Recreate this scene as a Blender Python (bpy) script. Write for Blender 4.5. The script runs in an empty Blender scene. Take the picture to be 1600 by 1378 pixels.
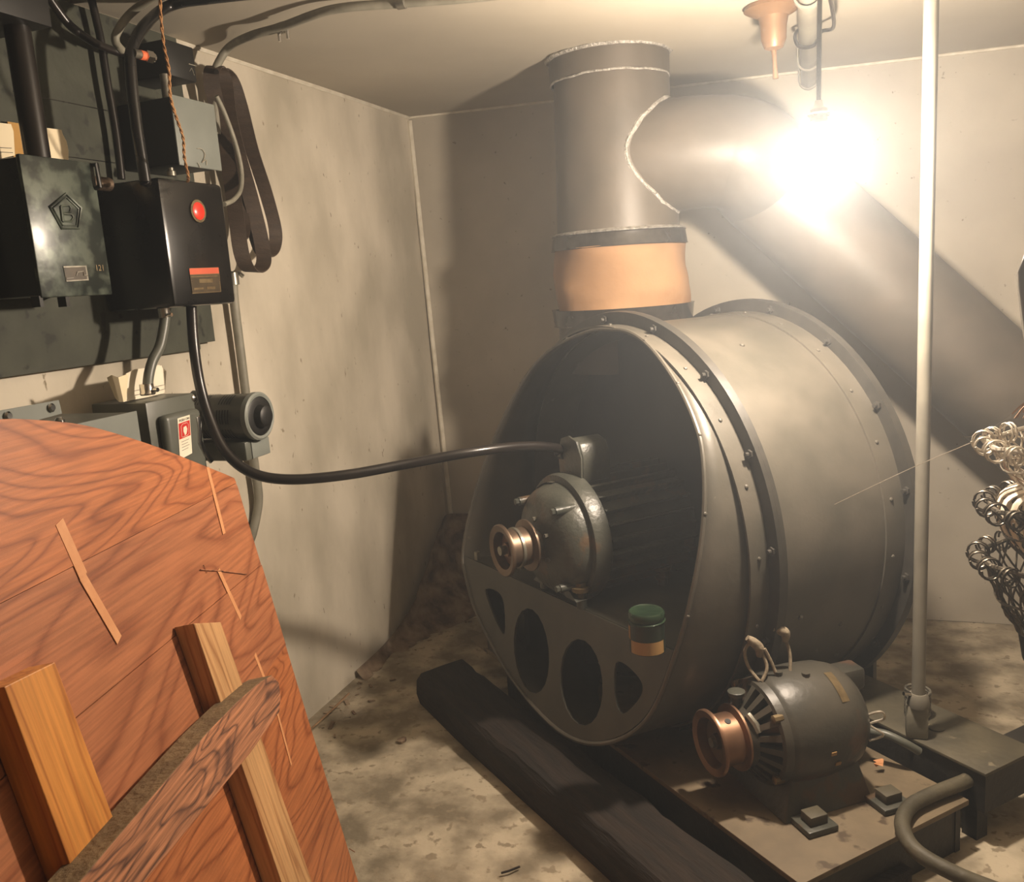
import bpy, bmesh, math, random
from math import sin, cos, pi, radians, sqrt, atan2
from mathutils import Vector, Matrix, noise
random.seed(7)
V = Vector
# ------------------------------------------------------------------ camera, world, exposure
scene = bpy.context.scene
COL = scene.collection
FPX, W, H = 1380.0, 1600.0, 1378.0
PITCH, ROLL, YAW = radians(10.2), radians(-4.1), radians(-20.5)
CAM = V((0, 0, 1.6))
fwd = V((sin(YAW)*cos(PITCH), cos(YAW)*cos(PITCH), -sin(PITCH)))
_r0 = V((cos(YAW), -sin(YAW), 0)); _u0 = _r0.cross(fwd)
RT = _r0*cos(ROLL) + _u0*sin(ROLL); UP = -_r0*sin(ROLL) + _u0*cos(ROLL)
cam_d = bpy.data.cameras.new('camera'); cam_o = bpy.data.objects.new('camera', cam_d); COL.objects.link(cam_o)
cam_d.sensor_width = 36.0; cam_d.lens = FPX/W*36.0; cam_d.clip_start = 0.02
m = Matrix((RT, UP, -fwd)).transposed().to_4x4(); m.translation = CAM
cam_o.matrix_world = m
scene.camera = cam_o
scene.view_settings.view_transform = 'Standard'; scene.view_settings.look = 'None'
scene.view_settings.gamma = 1; scene.view_settings.use_curve_mapping = False
scene.view_settings.exposure = 0.0
BULB_POS = V((-0.035, 2.338, 1.836)); BULB_STRENGTH = 322.0; BULB_COL = (1.0, 0.835, 0.665)
GLARE_HAZE = 0.029  # thin air scatter added to imitate lens glare round the bulb
wd = bpy.data.worlds.new('world'); scene.world = wd; wd.use_nodes = True
nt = wd.node_tree
for n_ in list(nt.nodes): nt.nodes.remove(n_)
wo = nt.nodes.new('ShaderNodeOutputWorld'); bg = nt.nodes.new('ShaderNodeBackground')
bg.inputs[0].default_value = (0, 0, 0, 1); bg.inputs[1].default_value = 0
nt.links.new(bg.outputs[0], wo.inputs[0])
if GLARE_HAZE > 0:
    vs = nt.nodes.new('ShaderNodeVolumeScatter'); vs.inputs['Color'].default_value = (.84, .92, 1.0, 1)
    vs.inputs['Density'].default_value = GLARE_HAZE; vs.inputs['Anisotropy'].default_value = 0.6
    nt.links.new(vs.outputs[0], wo.inputs[1])

# ------------------------------------------------------------------ rays of the survey (pixel on a known plane -> point in the room)
def ray(x, y): return (fwd*FPX + RT*(x-W/2) - UP*(y-H/2)).normalized()
def onplane(x, y, n, p):
    d = ray(x, y); return CAM + d*((V(p)-CAM).dot(V(n))/d.dot(V(n)))
def aX(x, y, X): return onplane(x, y, (1, 0, 0), (X, 0, 0))
def aY(x, y, Y): return onplane(x, y, (0, 1, 0), (0, Y, 0))
def aZ(x, y, Z): return onplane(x, y, (0, 0, 1), (0, 0, Z))

# ------------------------------------------------------------------ materials
def lin(c):
    f = lambda v: (v/255/12.92 if v/255 <= .04045 else ((v/255+.055)/1.055)**2.4)
    return (f(c[0]), f(c[1]), f(c[2]), 1)
def mat(name, c1, c2=None, rough=.6, metal=0., scale=8., detail=6., lo=.35, hi=.65, bump=0., bscale=40., stretch=(1, 1, 1),
        spots=None, spot_scale=30., spot_thr=.62, coat=0., rvar=0., emit=None):
    m = bpy.data.materials.new(name); m.use_nodes = True; nt = m.node_tree; N = nt.nodes; L = nt.links
    b = N['Principled BSDF']; tc = N.new('ShaderNodeTexCoord'); mp = N.new('ShaderNodeMapping')
    mp.inputs['Scale'].default_value = stretch; L.new(tc.outputs['Object'], mp.inputs[0])
    b.inputs['Roughness'].default_value = rough; b.inputs['Metallic'].default_value = metal
    b.inputs['Coat Weight'].default_value = coat; b.inputs['Coat Roughness'].default_value = .15
    no = N.new('ShaderNodeTexNoise'); no.inputs['Scale'].default_value = scale; no.inputs['Detail'].default_value = detail
    L.new(mp.outputs[0], no.inputs[0])
    cr = N.new('ShaderNodeValToRGB'); cr.color_ramp.elements[0].position = lo; cr.color_ramp.elements[1].position = hi
    cr.color_ramp.elements[0].color = lin(c1); cr.color_ramp.elements[1].color = lin(c2 or c1)
    L.new(no.outputs[0], cr.inputs[0]); out = cr.outputs[0]
    if spots:
        n2 = N.new('ShaderNodeTexNoise'); n2.inputs['Scale'].default_value = spot_scale; n2.inputs['Detail'].default_value = 4
        L.new(mp.outputs[0], n2.inputs[0])
        r2 = N.new('ShaderNodeValToRGB'); r2.color_ramp.elements[0].position = spot_thr; r2.color_ramp.elements[1].position = min(1, spot_thr+.06)
        L.new(n2.outputs[0], r2.inputs[0])
        mx = N.new('ShaderNodeMix'); mx.data_type = 'RGBA'; L.new(r2.outputs[0], mx.inputs[0]); L.new(out, mx.inputs[6])
        mx.inputs[7].default_value = lin(spots); out = mx.outputs[2]
    L.new(out, b.inputs['Base Color'])
    if rvar:
        mr = N.new('ShaderNodeMapRange'); mr.inputs[3].default_value = rough-rvar; mr.inputs[4].default_value = rough+rvar
        L.new(no.outputs[0], mr.inputs[0]); L.new(mr.outputs[0], b.inputs['Roughness'])
    if bump:
        nb = N.new('ShaderNodeTexNoise'); nb.inputs['Scale'].default_value = bscale; nb.inputs['Detail'].default_value = 5
        L.new(mp.outputs[0], nb.inputs[0])
        bp = N.new('ShaderNodeBump'); bp.inputs['Strength'].default_value = bump; bp.inputs['Distance'].default_value = .01
        L.new(nb.outputs[0], bp.inputs['Height']); L.new(bp.outputs[0], b.inputs['Normal'])
    if emit:
        b.inputs['Emission Color'].default_value = (*emit[0], 1); b.inputs['Emission Strength'].default_value = emit[1]
    return m
def wood(name, light, dark, rings=9., uscale=1.1, vscale=5., rough=.5, knots=True, fine=.25, bump=.1):
    """object X runs along the grain"""
    m = bpy.data.materials.new(name); m.use_nodes = True; nt = m.node_tree; N = nt.nodes; L = nt.links
    b = N['Principled BSDF']; b.inputs['Roughness'].default_value = rough
    tc = N.new('ShaderNodeTexCoord'); mp = N.new('ShaderNodeMapping'); mp.inputs['Scale'].default_value = (uscale, vscale, vscale)
    L.new(tc.outputs['Object'], mp.inputs[0])
    no = N.new('ShaderNodeTexNoise'); no.inputs['Scale'].default_value = 1.0; no.inputs['Detail'].default_value = 2.5; no.inputs['Roughness'].default_value = .45
    no.inputs['Distortion'].default_value = .6
    L.new(mp.outputs[0], no.inputs[0])
    mu = N.new('ShaderNodeMath'); mu.operation = 'MULTIPLY'; mu.inputs[1].default_value = rings; L.new(no.outputs[0], mu.inputs[0])
    fr = N.new('ShaderNodeMath'); fr.operation = 'PINGPONG'; fr.inputs[1].default_value = .5; L.new(mu.outputs[0], fr.inputs[0])
    cr = N.new('ShaderNodeValToRGB'); e = cr.color_ramp.elements
    e[0].position = 0.; e[0].color = lin(dark); e[1].position = .26; e[1].color = lin(light)
    md = [ (a+2*c)/3 for a, c in zip(dark, light)]
    x = e.new(.12); x.color = lin(md)
    L.new(fr.outputs[0], cr.inputs[0])
    mp2 = N.new('ShaderNodeMapping'); mp2.inputs['Scale'].default_value = (6, 160, 160); L.new(tc.outputs['Object'], mp2.inputs[0])
    n2 = N.new('ShaderNodeTexNoise'); n2.inputs['Scale'].default_value = 1.; n2.inputs['Detail'].default_value = 3; L.new(mp2.outputs[0], n2.inputs[0])
    r2 = N.new('ShaderNodeMapRange'); r2.inputs[1].default_value = .35; r2.inputs[2].default_value = .65; r2.inputs[3].default_value = 1-fine; r2.inputs[4].default_value = 1.05
    L.new(n2.outputs[0], r2.inputs[0])
    n3 = N.new('ShaderNodeTexNoise'); n3.inputs['Scale'].default_value = 3.; L.new(tc.outputs['Object'], n3.inputs[0])
    r3 = N.new('ShaderNodeMapRange'); r3.inputs[3].default_value = .78; r3.inputs[4].default_value = 1.18; L.new(n3.outputs[0], r3.inputs[0])
    mm = N.new('ShaderNodeMath'); mm.operation = 'MULTIPLY'; L.new(r2.outputs[0], mm.inputs[0]); L.new(r3.outputs[0], mm.inputs[1])
    mx = N.new('ShaderNodeVectorMath'); mx.operation = 'SCALE'; L.new(cr.outputs[0], mx.inputs[0]); L.new(mm.outputs[0], mx.inputs['Scale'])
    L.new(mx.outputs[0], b.inputs['Base Color'])
    bp = N.new('ShaderNodeBump'); bp.inputs['Strength'].default_value = bump; bp.inputs['Distance'].default_value = .003
    L.new(n2.outputs[0], bp.inputs['Height']); L.new(bp.outputs[0], b.inputs['Normal'])
    return m
M = dict(
 wall=mat('plaster', (160,152,138), (176,168,153), .85, scale=2.6, detail=10, bump=.25, bscale=14, spots=(124,114,98), spot_scale=46, spot_thr=.70),
 wallo=mat('plaster_unseen_walls', (136,126,108), (150,140,122), .9, scale=2),  # walls out of view, plaster darkened to cut their bounce light
 wall2=mat('plaster_left', (168,160,143), (206,197,180), .85, scale=3.2, stretch=(1,1,.55), detail=10, bump=.35, bscale=12, spots=(134,122,100), spot_scale=46, spot_thr=.68),
 ceil=mat('ceiling_paint', (158,150,135), (174,166,150), .8, scale=1.2, detail=8, bump=.15, bscale=7),
 floor=mat('concrete', (118,108,90), (178,166,144), .85, scale=6, detail=15, lo=.4, hi=.62, bump=.7, bscale=30, spots=(134,122,102), spot_scale=26, spot_thr=.58),
 rubble=mat('crumbled_plaster', (88,68,54), (150,132,110), .95, scale=14, detail=10, bump=1., bscale=26),
 bead=mat('plaster_bead', (196,188,170), (214,208,192), .8, scale=20),
 drum=mat('drum_paint', (73,70,62), (88,83,74), .48, scale=6, bump=.06, bscale=60, spots=(112,108,96), spot_scale=16, spot_thr=.72, rvar=.1),
 plateface=mat('drum_paint_shaded', (60,58,50), (72,69,60), .5, scale=8),  # drum paint darkened to deepen the shade on front plate and shelf
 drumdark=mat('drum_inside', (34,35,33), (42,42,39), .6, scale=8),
 flange=mat('black_angle_iron', (48,46,42), (58,55,50), .4, scale=20, bump=.05),
 duct=mat('duct_paint', (74,68,59), (88,80,70), .5, scale=5, bump=.08, bscale=20, rvar=.08),
 sealant=mat('silver_sealant', (140,136,128), (190,186,178), .4, metal=.3, scale=60, bump=1., bscale=120),
 canvas=mat('tan_canvas', (130,98,67), (146,112,78), .8, scale=4, bump=.3, bscale=14, spots=(136,100,66), spot_scale=6, spot_thr=.66),
 band=mat('glossy_black_band', (40,36,33), (52,48,44), .22, scale=30),
 board=mat('painted_board', (52,54,44), (66,68,56), .7, scale=9, bump=.4, bscale=24, spots=(36,37,30), spot_scale=20, spot_thr=.6),
 black=mat('black_enamel', (15,14,13), (24,22,20), .28, scale=8, coat=.3, rvar=.06),
 blackm=mat('black_paint_dull', (17,16,14), (24,23,20), .5, scale=20),
 patina=mat('mottled_enamel', (38,44,40), (88,96,86), .34, metal=.2, scale=22, detail=9, lo=.42, hi=.6, coat=.15, bump=.5, bscale=5),
 pipeblk=mat('black_pipe', (24,20,18), (34,29,26), .3, scale=20),
 graybox=mat('gray_enamel', (118,122,116), (126,130,124), .45, scale=12),
 graydk=mat('dark_gray_enamel', (84,86,78), (94,96,88), .4, scale=12, bump=.05),
 emt=mat('galvanised', (120,116,106), (150,146,134), .35, metal=.7, scale=30, rvar=.1),
 emtpaint=mat('painted_conduit', (120,117,104), (138,134,120), .55, scale=24, bump=.1),
 white=mat('white_paint', (112,108,98), (126,122,110), .4, scale=12),
 chrome=mat('bright_steel', (190,188,184), (210,208,204), .18, metal=1),
 orange=mat('orange_band', (226,110,70), (232,120,78), .5),
 red=mat('red_button_glow', (205,40,28), (225,60,40), .3, scale=30, emit=((.8, .08, .04), .12)),  # emission added to the button's red; it is no lamp
 redlab=mat('red_label', (190,34,28), (200,44,34), .5),
 orglab=mat('orange_label', (205,98,66), (190,84,56), .5),
 brass=mat('worn_brass', (112,96,70), (132,116,86), .4, metal=.6, scale=50),
 darklab=mat('dark_plate', (60,50,34), (72,60,42), .4, scale=60),
 cream=mat('cream_card', (232,216,182), (238,224,192), .7, scale=4),
 yell=mat('yellow_card', (176,132,62), (190,146,76), .7),
 paper=mat('paper', (226,216,194), (236,228,208), .8, scale=10),
 ink=mat('ink', (60,54,44), (70,62,50), .8),
 belt=mat('canvas_belt', (52,40,30), (66,52,40), .6, scale=14, stretch=(1, 1, 4), bump=.2, bscale=80),
 twine=mat('jute', (158,112,70), (182,136,90), .9, scale=60, bump=.6, bscale=200),
 motor=mat('motor_paint', (58,60,54), (74,74,66), .38, scale=10, bump=.2, bscale=60, spots=(86,70,54), spot_scale=8, spot_thr=.58),
 motor2=mat('motor_enamel', (56,55,49), (72,68,60), .42, scale=8, bump=.12, bscale=50, spots=(86,66,54), spot_scale=5, spot_thr=.56),
 bronze=mat('bronze', (136,104,84), (160,126,102), .38, metal=.8, scale=12, rvar=.1),
 bronze2=mat('dull_bronze', (104,88,74), (124,106,90), .42, metal=.75, scale=12, rvar=.1),
 plate=mat('dusty_steel', (98,86,68), (120,106,84), .7, scale=7, bump=.3, bscale=30, spots=(74,60,44), spot_scale=14, spot_thr=.6),
 steelblk=mat('grimy_black_steel', (30,27,23), (42,38,32), .6, scale=12, bump=.3),
 steelgrn=mat('grimy_green_steel', (66,62,50), (86,80,64), .6, scale=8, bump=.3, spots=(110,102,84), spot_scale=20, spot_thr=.66),
 sleeper=mat('old_timber', (22,16,12), (38,28,21), .9, scale=12, stretch=(.4, 3, 3), bump=1., bscale=20),
 cloth=mat('taped_wire', (120,108,90), (138,126,106), .8, scale=80, bump=.5),
 copper=mat('copper_paint', (112,84,58), (130,100,72), .45, metal=.4, scale=8),
 wire=mat('dark_wire', (64,58,48), (96,88,74), .4, metal=.5, scale=60),
 wirelt=mat('bright_wire', (180,172,156), (206,198,184), .3, metal=.5, scale=60),
 coil=mat('cream_strip', (214,200,178), (226,214,194), .5, scale=20),
 plyface=wood('plywood_face', (180,110,66), (140,78,44), rings=26, uscale=.8, vscale=3.4),
 plyface2=wood('plywood_pink', (172,109,72), (140,82,52), rings=20, uscale=.7, vscale=3.0),
 stud=wood('yellow_stud', (202,136,64), (170,104,44), rings=5, uscale=1.2, vscale=14, fine=.18),
 stud2=wood('pale_stud', (196,152,104), (160,112,70), rings=5, uscale=1.2, vscale=14, fine=.18),
 rough=wood('rough_sawn', (176,118,82), (96,60,42), rings=7, uscale=3, vscale=16, rough=.8, fine=.5, bump=.7),
 filler=mat('wood_filler', (196,136,90), (206,148,102), .6, scale=30),
 dust=mat('dusty_top', (128,100,72), (150,120,90), .9, scale=30, bump=.4),
 canlid=mat('green_lid', (34,50,36), (48,66,46), .25, metal=.3, scale=14),
 cangrn=mat('can_dark_green', (26,34,26), (32,40,30), .35),
 canyel=mat('can_ochre', (150,116,72), (162,128,80), .45, scale=12),
 plastic=mat('gray_plastic', (84,79,70), (94,88,78), .25),
 olive=mat('grimy_sawn_top', (96,78,52), (120,100,70), .95, scale=12, bump=.6, bscale=60),
 bulb=None)

# ------------------------------------------------------------------ mesh builder
def catmull(P, k=8, closed=False):
    P = [V(p) for p in P]; n = len(P); out = []
    rng = range(n if closed else n-1)
    for i in rng:
        if closed: a, b, c, d = P[(i-1) % n], P[i], P[(i+1) % n], P[(i+2) % n]
        else: a, b, c, d = P[max(i-1, 0)], P[i], P[i+1], P[min(i+2, n-1)]
        for j in range(k):
            t = j/k
            out.append(.5*((2*b) + (c-a)*t + (2*a-5*b+4*c-d)*t*t + (3*b-a-3*c+d)*t**3))
    if not closed: out.append(P[-1])
    return out
def frame(ax_):
    z = V(ax_).normalized(); x = z.orthogonal().normalized(); return x, z.cross(x), z
STAGE = Matrix.Identity(4)
class MB:
    def __init__(s): s.v = []; s.f = []
    def add(s, vs, fs):
        o = len(s.v); s.v += [V(p) for p in vs]; s.f += [tuple(i+o for i in f) for f in fs]; return s
    def hexa(s, c):  # 8 corners: bottom 4 ccw, top 4
        return s.add(c, [(3,2,1,0),(4,5,6,7),(0,1,5,4),(1,2,6,5),(2,3,7,6),(3,0,4,7)])
    def box(s, lo, hi, fr=None):
        x0,y0,z0 = lo; x1,y1,z1 = hi
        c = [(x0,y0,z0),(x1,y0,z0),(x1,y1,z0),(x0,y1,z0),(x0,y0,z1),(x1,y0,z1),(x1,y1,z1),(x0,y1,z1)]
        if fr: c = [fr(*p) for p in c]
        return s.hexa(c)
    def lathe(s, p0, axis, prof, n=32, ref=None, cap0=True, cap1=True):
        x, y, z = frame(axis)
        if ref is not None:
            x = (V(ref) - z*V(ref).dot(z)).normalized(); y = z.cross(x)
        p0 = V(p0); vs = []
        for (h, r) in prof:
            for k in range(n):
                t = 2*pi*k/n; vs.append(p0 + z*h + (x*cos(t)+y*sin(t))*r)
        fs = []
        for i in range(len(prof)-1):
            for k in range(n):
                a = i*n+k; b = i*n+(k+1) % n; fs.append((a, b, b+n, a+n))
        if cap0: fs.append(tuple(range(n-1, -1, -1)))
        if cap1: fs.append(tuple((len(prof)-1)*n+k for k in range(n)))
        return s.add(vs, fs)
    def cyl(s, p0, p1, r0, r1=None, n=20):
        d = V(p1)-V(p0); return s.lathe(p0, d, [(0, r0), (d.length, r0 if r1 is None else r1)], n)
    def tube(s, pts, r, n=10, closed=False):
        P = [V(p) for p in pts]; L = len(P); vs = []; fs = []
        T = []
        for i in range(L):
            a = P[(i-1) % L] if (closed or i > 0) else P[i]; b = P[(i+1) % L] if (closed or i < L-1) else P[i]
            T.append((b-a).normalized())
        x = T[0].orthogonal().normalized()
        for i in range(L):
            x = (x - T[i]*x.dot(T[i])).normalized(); y = T[i].cross(x)
            rr = r[i] if isinstance(r, (list, tuple)) else r
            for k in range(n):
                t = 2*pi*k/n; vs.append(P[i] + (x*cos(t)+y*sin(t))*rr)
        for i in range(L if closed else L-1):
            for k in range(n):
                a = i*n+k; b = i*n+(k+1) % n; c = ((i+1) % L)*n; fs.append((a, b, c+(k+1) % n, c+k))
        if not closed: fs += [tuple(range(n-1, -1, -1)), tuple((L-1)*n+k for k in range(n))]
        return s.add(vs, fs)
    def prism(s, poly, vec):
        n = len(poly); poly = [V(p) for p in poly]; vec = V(vec)
        return s.add(poly+[p+vec for p in poly], [tuple(range(n-1, -1, -1)), tuple(range(n, 2*n))]+[(i, (i+1) % n, (i+1) % n+n, i+n) for i in range(n)])
    def ribbon(s, pts, side, w, th):  # flat strap along pts, width along side vector, thickness th
        P = [V(p) for p in pts]; L = len(P); vs = []; fs = []
        for i in range(L):
            sd = V(side[i] if isinstance(side, list) else side).normalized()
            t = (P[min(i+1, L-1)]-P[max(i-1, 0)]).normalized(); nn = t.cross(sd).normalized()
            vs += [P[i]-sd*w/2-nn*th/2, P[i]+sd*w/2-nn*th/2, P[i]+sd*w/2+nn*th/2, P[i]-sd*w/2+nn*th/2]
        for i in range(L-1):
            for k in range(4): fs.append((4*i+k, 4*i+(k+1) % 4, 4*i+4+(k+1) % 4, 4*i+4+k))
        fs += [(3, 2, 1, 0), tuple(4*(L-1)+k for k in range(4))]
        return s.add(vs, fs)
    def build(s, name, mt, parent=None, at=None, smooth=None, bevel=0, seg=2, fr=None):
        """fr: Matrix of the object frame. verts given in world coords."""
        s.v = [STAGE @ p for p in s.v]
        if parent is not None: base = MW[parent.name]
        elif fr is not None: base = fr
        else:
            if at is not None: at = STAGE @ V(at)
            if at is None:
                zs = min(p.z for p in s.v); c = sum(s.v, V())/len(s.v); at = V((c.x, c.y, zs))
            base = Matrix.Translation(V(at))
        inv = base.inverted()
        me = bpy.data.meshes.new(name); me.from_pydata([tuple(inv @ p) for p in s.v], [], s.f)
        bm = bmesh.new(); bm.from_mesh(me); bmesh.ops.recalc_face_normals(bm, faces=bm.faces)
        if bevel:
            es = [e for e in bm.edges if len(e.link_faces) == 2 and e.calc_face_angle(0) > .6]
            bmesh.ops.bevel(bm, geom=es, offset=bevel, segments=seg, profile=.5, affect='EDGES', clamp_overlap=True)
        if smooth is None: smooth = True
        for f in bm.faces: f.smooth = smooth
        for e in bm.edges:
            if len(e.link_faces) == 2 and e.calc_face_angle(0) > .7: e.smooth = False
        bm.to_mesh(me); bm.free(); me.materials.append(mt)
        o = bpy.data.objects.new(name, me); COL.objects.link(o)
        if parent is not None:
            o.parent = parent; MW[o.name] = base
        else:
            o.matrix_world = base; MW[o.name] = base
        return o
MW = {}
def tag(o, label=None, cat=None, group=None, kind=None):
    if label: o['label'] = label
    if cat: o['category'] = cat
    if group: o['group'] = group
    if kind: o['kind'] = kind
    return o
def thing(name, label, cat, at, group=None, fr=None):
    o = bpy.data.objects.new(name, None); o.empty_display_size = .1; COL.objects.link(o)
    mt = fr if fr is not None else Matrix.Translation(STAGE @ V(at)); o.matrix_world = mt; MW[o.name] = mt
    return tag(o, label, cat, group)
def struct(mb, name, mt, **k): return tag(mb.build(name, mt, **k), kind='structure')
def text(body, origin, right, up, size, depth, mt, name, parent):
    cu = bpy.data.curves.new(name, 'FONT'); cu.body = body; cu.size = size; cu.extrude = depth; cu.align_x = 'CENTER'; cu.align_y = 'CENTER'
    o = bpy.data.objects.new(name, cu); COL.objects.link(o)
    bpy.context.view_layer.update()
    me = bpy.data.meshes.new_from_object(o); bpy.data.objects.remove(o)
    r = V(right).normalized(); u = (V(up)-r*V(up).dot(r)).normalized(); n = r.cross(u)
    b = MB(); b.add([V(origin)+r*v.co.x+u*v.co.y+n*v.co.z for v in me.vertices], [tuple(p.vertices) for p in me.polygons])
    return b.build(name, mt, parent, smooth=False)
def sub(c, a, b): return a + (b-a)*c

# ------------------------------------------------------------------ room
XL, YB, XR, YF = -1.94, 4.08, 1.7, -1.4
def ceil_z(x): return 2.372 - .0247*x
def sheet(pfun, nu, nv, name, mt, thick, amp=0.0, sc=1.0, kind='structure'):
    """gently uneven slab: pfun(u,v)->(point, normal)"""
    b = MB(); vs = []
    for j in range(nv+1):
        for i in range(nu+1):
            p, n = pfun(i/nu, j/nv); p = V(p); n = V(n)
            vs.append(p + n*amp*noise.noise(p*sc))
    N = len(vs); fs = []
    for j in range(nv+1):
        for i in range(nu+1):
            p, n = pfun(i/nu, j/nv); vs.append(V(p)-V(n)*thick)
    idx = lambda i, j: j*(nu+1)+i
    for j in range(nv):
        for i in range(nu):
            fs.append((idx(i,j), idx(i+1,j), idx(i+1,j+1), idx(i,j+1)))
            fs.append((N+idx(i,j), N+idx(i,j+1), N+idx(i+1,j+1), N+idx(i+1,j)))
    for i in range(nu):
        fs.append((idx(i,0), N+idx(i,0), N+idx(i+1,0), idx(i+1,0))); fs.append((idx(i,nv), idx(i+1,nv), N+idx(i+1,nv), N+idx(i,nv)))
    for j in range(nv):
        fs.append((idx(0,j), idx(0,j+1), N+idx(0,j+1), N+idx(0,j))); fs.append((idx(nu,j), N+idx(nu,j), N+idx(nu,j+1), idx(nu,j+1)))
    b.add(vs, fs); return struct(b, name, mt, at=(0, 0, 0))
sheet(lambda u, v: ((XL-.1+(XR-XL+.2)*u, YF-.1+(YB-YF+.2)*v, 0), (0, 0, 1)), 120, 160, 'floor', M['floor'], .2, .006, 3)
sheet(lambda u, v: ((XL-.1+(XR-XL+.2)*u, YF-.1+(YB-YF+.2)*v, ceil_z(XL-.1+(XR-XL+.2)*u)), (0, 0, -1)), 40, 50, 'ceiling', M['ceil'], .15, .004, 1.5)
sheet(lambda u, v: ((XL+.05*(1-v)*(1-.6*u), YF+(YB-YF)*u, 2.43*v), (1, 0, 0)), 60, 40, 'wall_left', M['wall2'], .15, .004, 3)
sheet(lambda u, v: ((XL+(XR-XL)*u, YB+.02*v*0, 2.43*v), (0, -1, 0)), 50, 40, 'wall_back', M['wall'], .15, .004, 2)
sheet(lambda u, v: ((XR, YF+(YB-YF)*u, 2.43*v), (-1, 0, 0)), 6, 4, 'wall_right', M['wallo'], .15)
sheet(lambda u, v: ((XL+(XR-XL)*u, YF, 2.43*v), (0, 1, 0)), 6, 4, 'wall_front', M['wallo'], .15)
# plaster fillets where walls and ceiling meet
b = MB(); b.tube([(XL+.006+.05*(1-z/2.42), YB-.006+.004*noise.noise(V((0, 0, z*4))), z) for z in [i*.08 for i in range(0, 31)]], .012, 8); struct(b, 'trim_1', M['bead'])
b = MB(); b.tube([(XL+.004, y, ceil_z(XL)-.004) for y in [YF+.2*i for i in range(32)]], .009, 6); struct(b, 'trim_2', M['bead'])
b = MB(); b.tube([(x, YB-.004, ceil_z(x)-.004) for x in [XL+.2*i for i in range(23)]], .007, 6); struct(b, 'trim_3', M['bead'])
# crumbled plaster skirt in the corner
def rubble():
    b = MB(); vs = []; fs = []; nu, nv = 60, 24
    # profile along the left wall and round the corner; u along path
    path = [V((XL+.05, y, 0)) for y in [3.02+.1*i for i in range(11)]] + [V((XL+.05+.1*i, YB-.02, 0)) for i in range(1, 12)]
    P = catmull(path, 4)
    for i, p in enumerate(P):
        t = i/(len(P)-1); h = .05+.40*math.exp(-((t-.50)/.20)**2); w = .03+.26*math.exp(-((t-.50)/.26)**2)
        inw = V((1, 0, 0)) if t < .42 else (V((0, -1, 0)) if t > .58 else V((1-(t-.42)/.16, -(t-.42)/.16, 0)).normalized())
        for j in range(nv+1):
            s_ = j/nv
            q = p - inw*.0 + inw*(w)*s_**1.6 + V((0, 0, h*(1-s_)**1.5))
            nz = noise.noise(q*9)*.035 + noise.noise(q*24)*.016
            vs.append(q + (inw*.6+V((0, 0, .5)))*nz*(1 if s_ < .95 else .3))
    L = len(P)
    for i in range(L-1):
        for j in range(nv): fs.append((i*(nv+1)+j, (i+1)*(nv+1)+j, (i+1)*(nv+1)+j+1, i*(nv+1)+j+1))
    b.add(vs, fs); return b
tag(rubble().build('broken_plaster', M['rubble']), 'crumbling brown plaster patch at the foot of the room corner', 'plaster')
b = MB()
for k in range(90):
    t = random.random(); y = 2.3+1.3*t; c = V((XL+.07+random.random()**2*.16, y, .005)); r = .003+.009*random.random()**2
    if k % 2: c = V((XL+.15+random.random()*.9, YB-.08-random.random()*.35, .006))
    x = V((random.uniform(-1, 1), random.uniform(-1, 1), random.uniform(-.3, .3))).normalized()
    b.ribbon([c-x*r*1.6, c, c+x*r*1.6], x.cross(V((0, 0, 1))), r*1.3, r*.5)
tag(b.build('plaster_crumbs', M['rubble'], smooth=False), 'loose plaster crumbs scattered along the foot of the walls', 'debris', kind='stuff')
P = [aZ(490, 1135, .03), aZ(520, 1108, .05), aZ(543, 1085, .04)]
b = MB(); b.ribbon(P, V((.7, .3, .5)), .022, .005)
tag(b.build('wood_splinter', M['dust'], smooth=False), 'pale broken lath splinter lying against the foot of the left wall', 'splinter')
b = MB(); b.tube([aZ(783, 1364, .008), aZ(797, 1360, .01), aZ(812, 1354, .008)], .003, 6)
tag(b.build('twig', M['sleeper']), 'thin dark stick lying on the lit concrete floor', 'stick')
b = MB()
for k in range(2):
    c = aZ(627+3*k, 1157-2*k, .008); b.lathe(c, (0, 0, 1), [(-.006, .012), (.004, .016-.004*k), (.008, .006)], 7)
tag(b.build('pebble', M['rubble'], smooth=False), 'small brown lump of rubble on the shaded floor beside the timber', 'stone')

# ------------------------------------------------------------------ machine frame
ANG = radians(42.3); AX = V((sin(ANG), cos(ANG), 0)); SX = V((cos(ANG), -sin(ANG), 0)); ZZ = V((0, 0, 1)); OO = V((-.621, 2.684, 0)); CZ = .819
def mw(p, q, z): return OO + AX*p + SX*q + ZZ*z
FM = Matrix((AX, SX, ZZ)).transposed().to_4x4()   # X along axis
def mfr(p, q, z): m = Matrix((AX, -SX, ZZ)).transposed().to_4x4(); m.translation = mw(p, q, z); return m
CF = V((-.774, 2.512, .841)); E1 = .6*SX+.021*AX; E2 = .6*ZZ+.157*AX; NF = E1.cross(E2).normalized()
if NF.dot(AX) > 0: NF = -NF      # out of the mouth
def onF(x, y, off=0): return onplane(x, y, NF, CF+NF*off)
FS = 1.06                       # the drum, its motor and the tin share this true size and place
STAGE = Matrix.Translation(OO + V((-.0373, .161, -.096))) @ Matrix.Scale(FS, 4) @ Matrix.Translation(-OO)
SI = STAGE.inverted()
def onFt(p): return STAGE @ p
fan = thing('blower_fan', 'large dark gray blower drum with riveted rings standing on steel base', 'fan', mw(.2, 0, .2))
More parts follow.
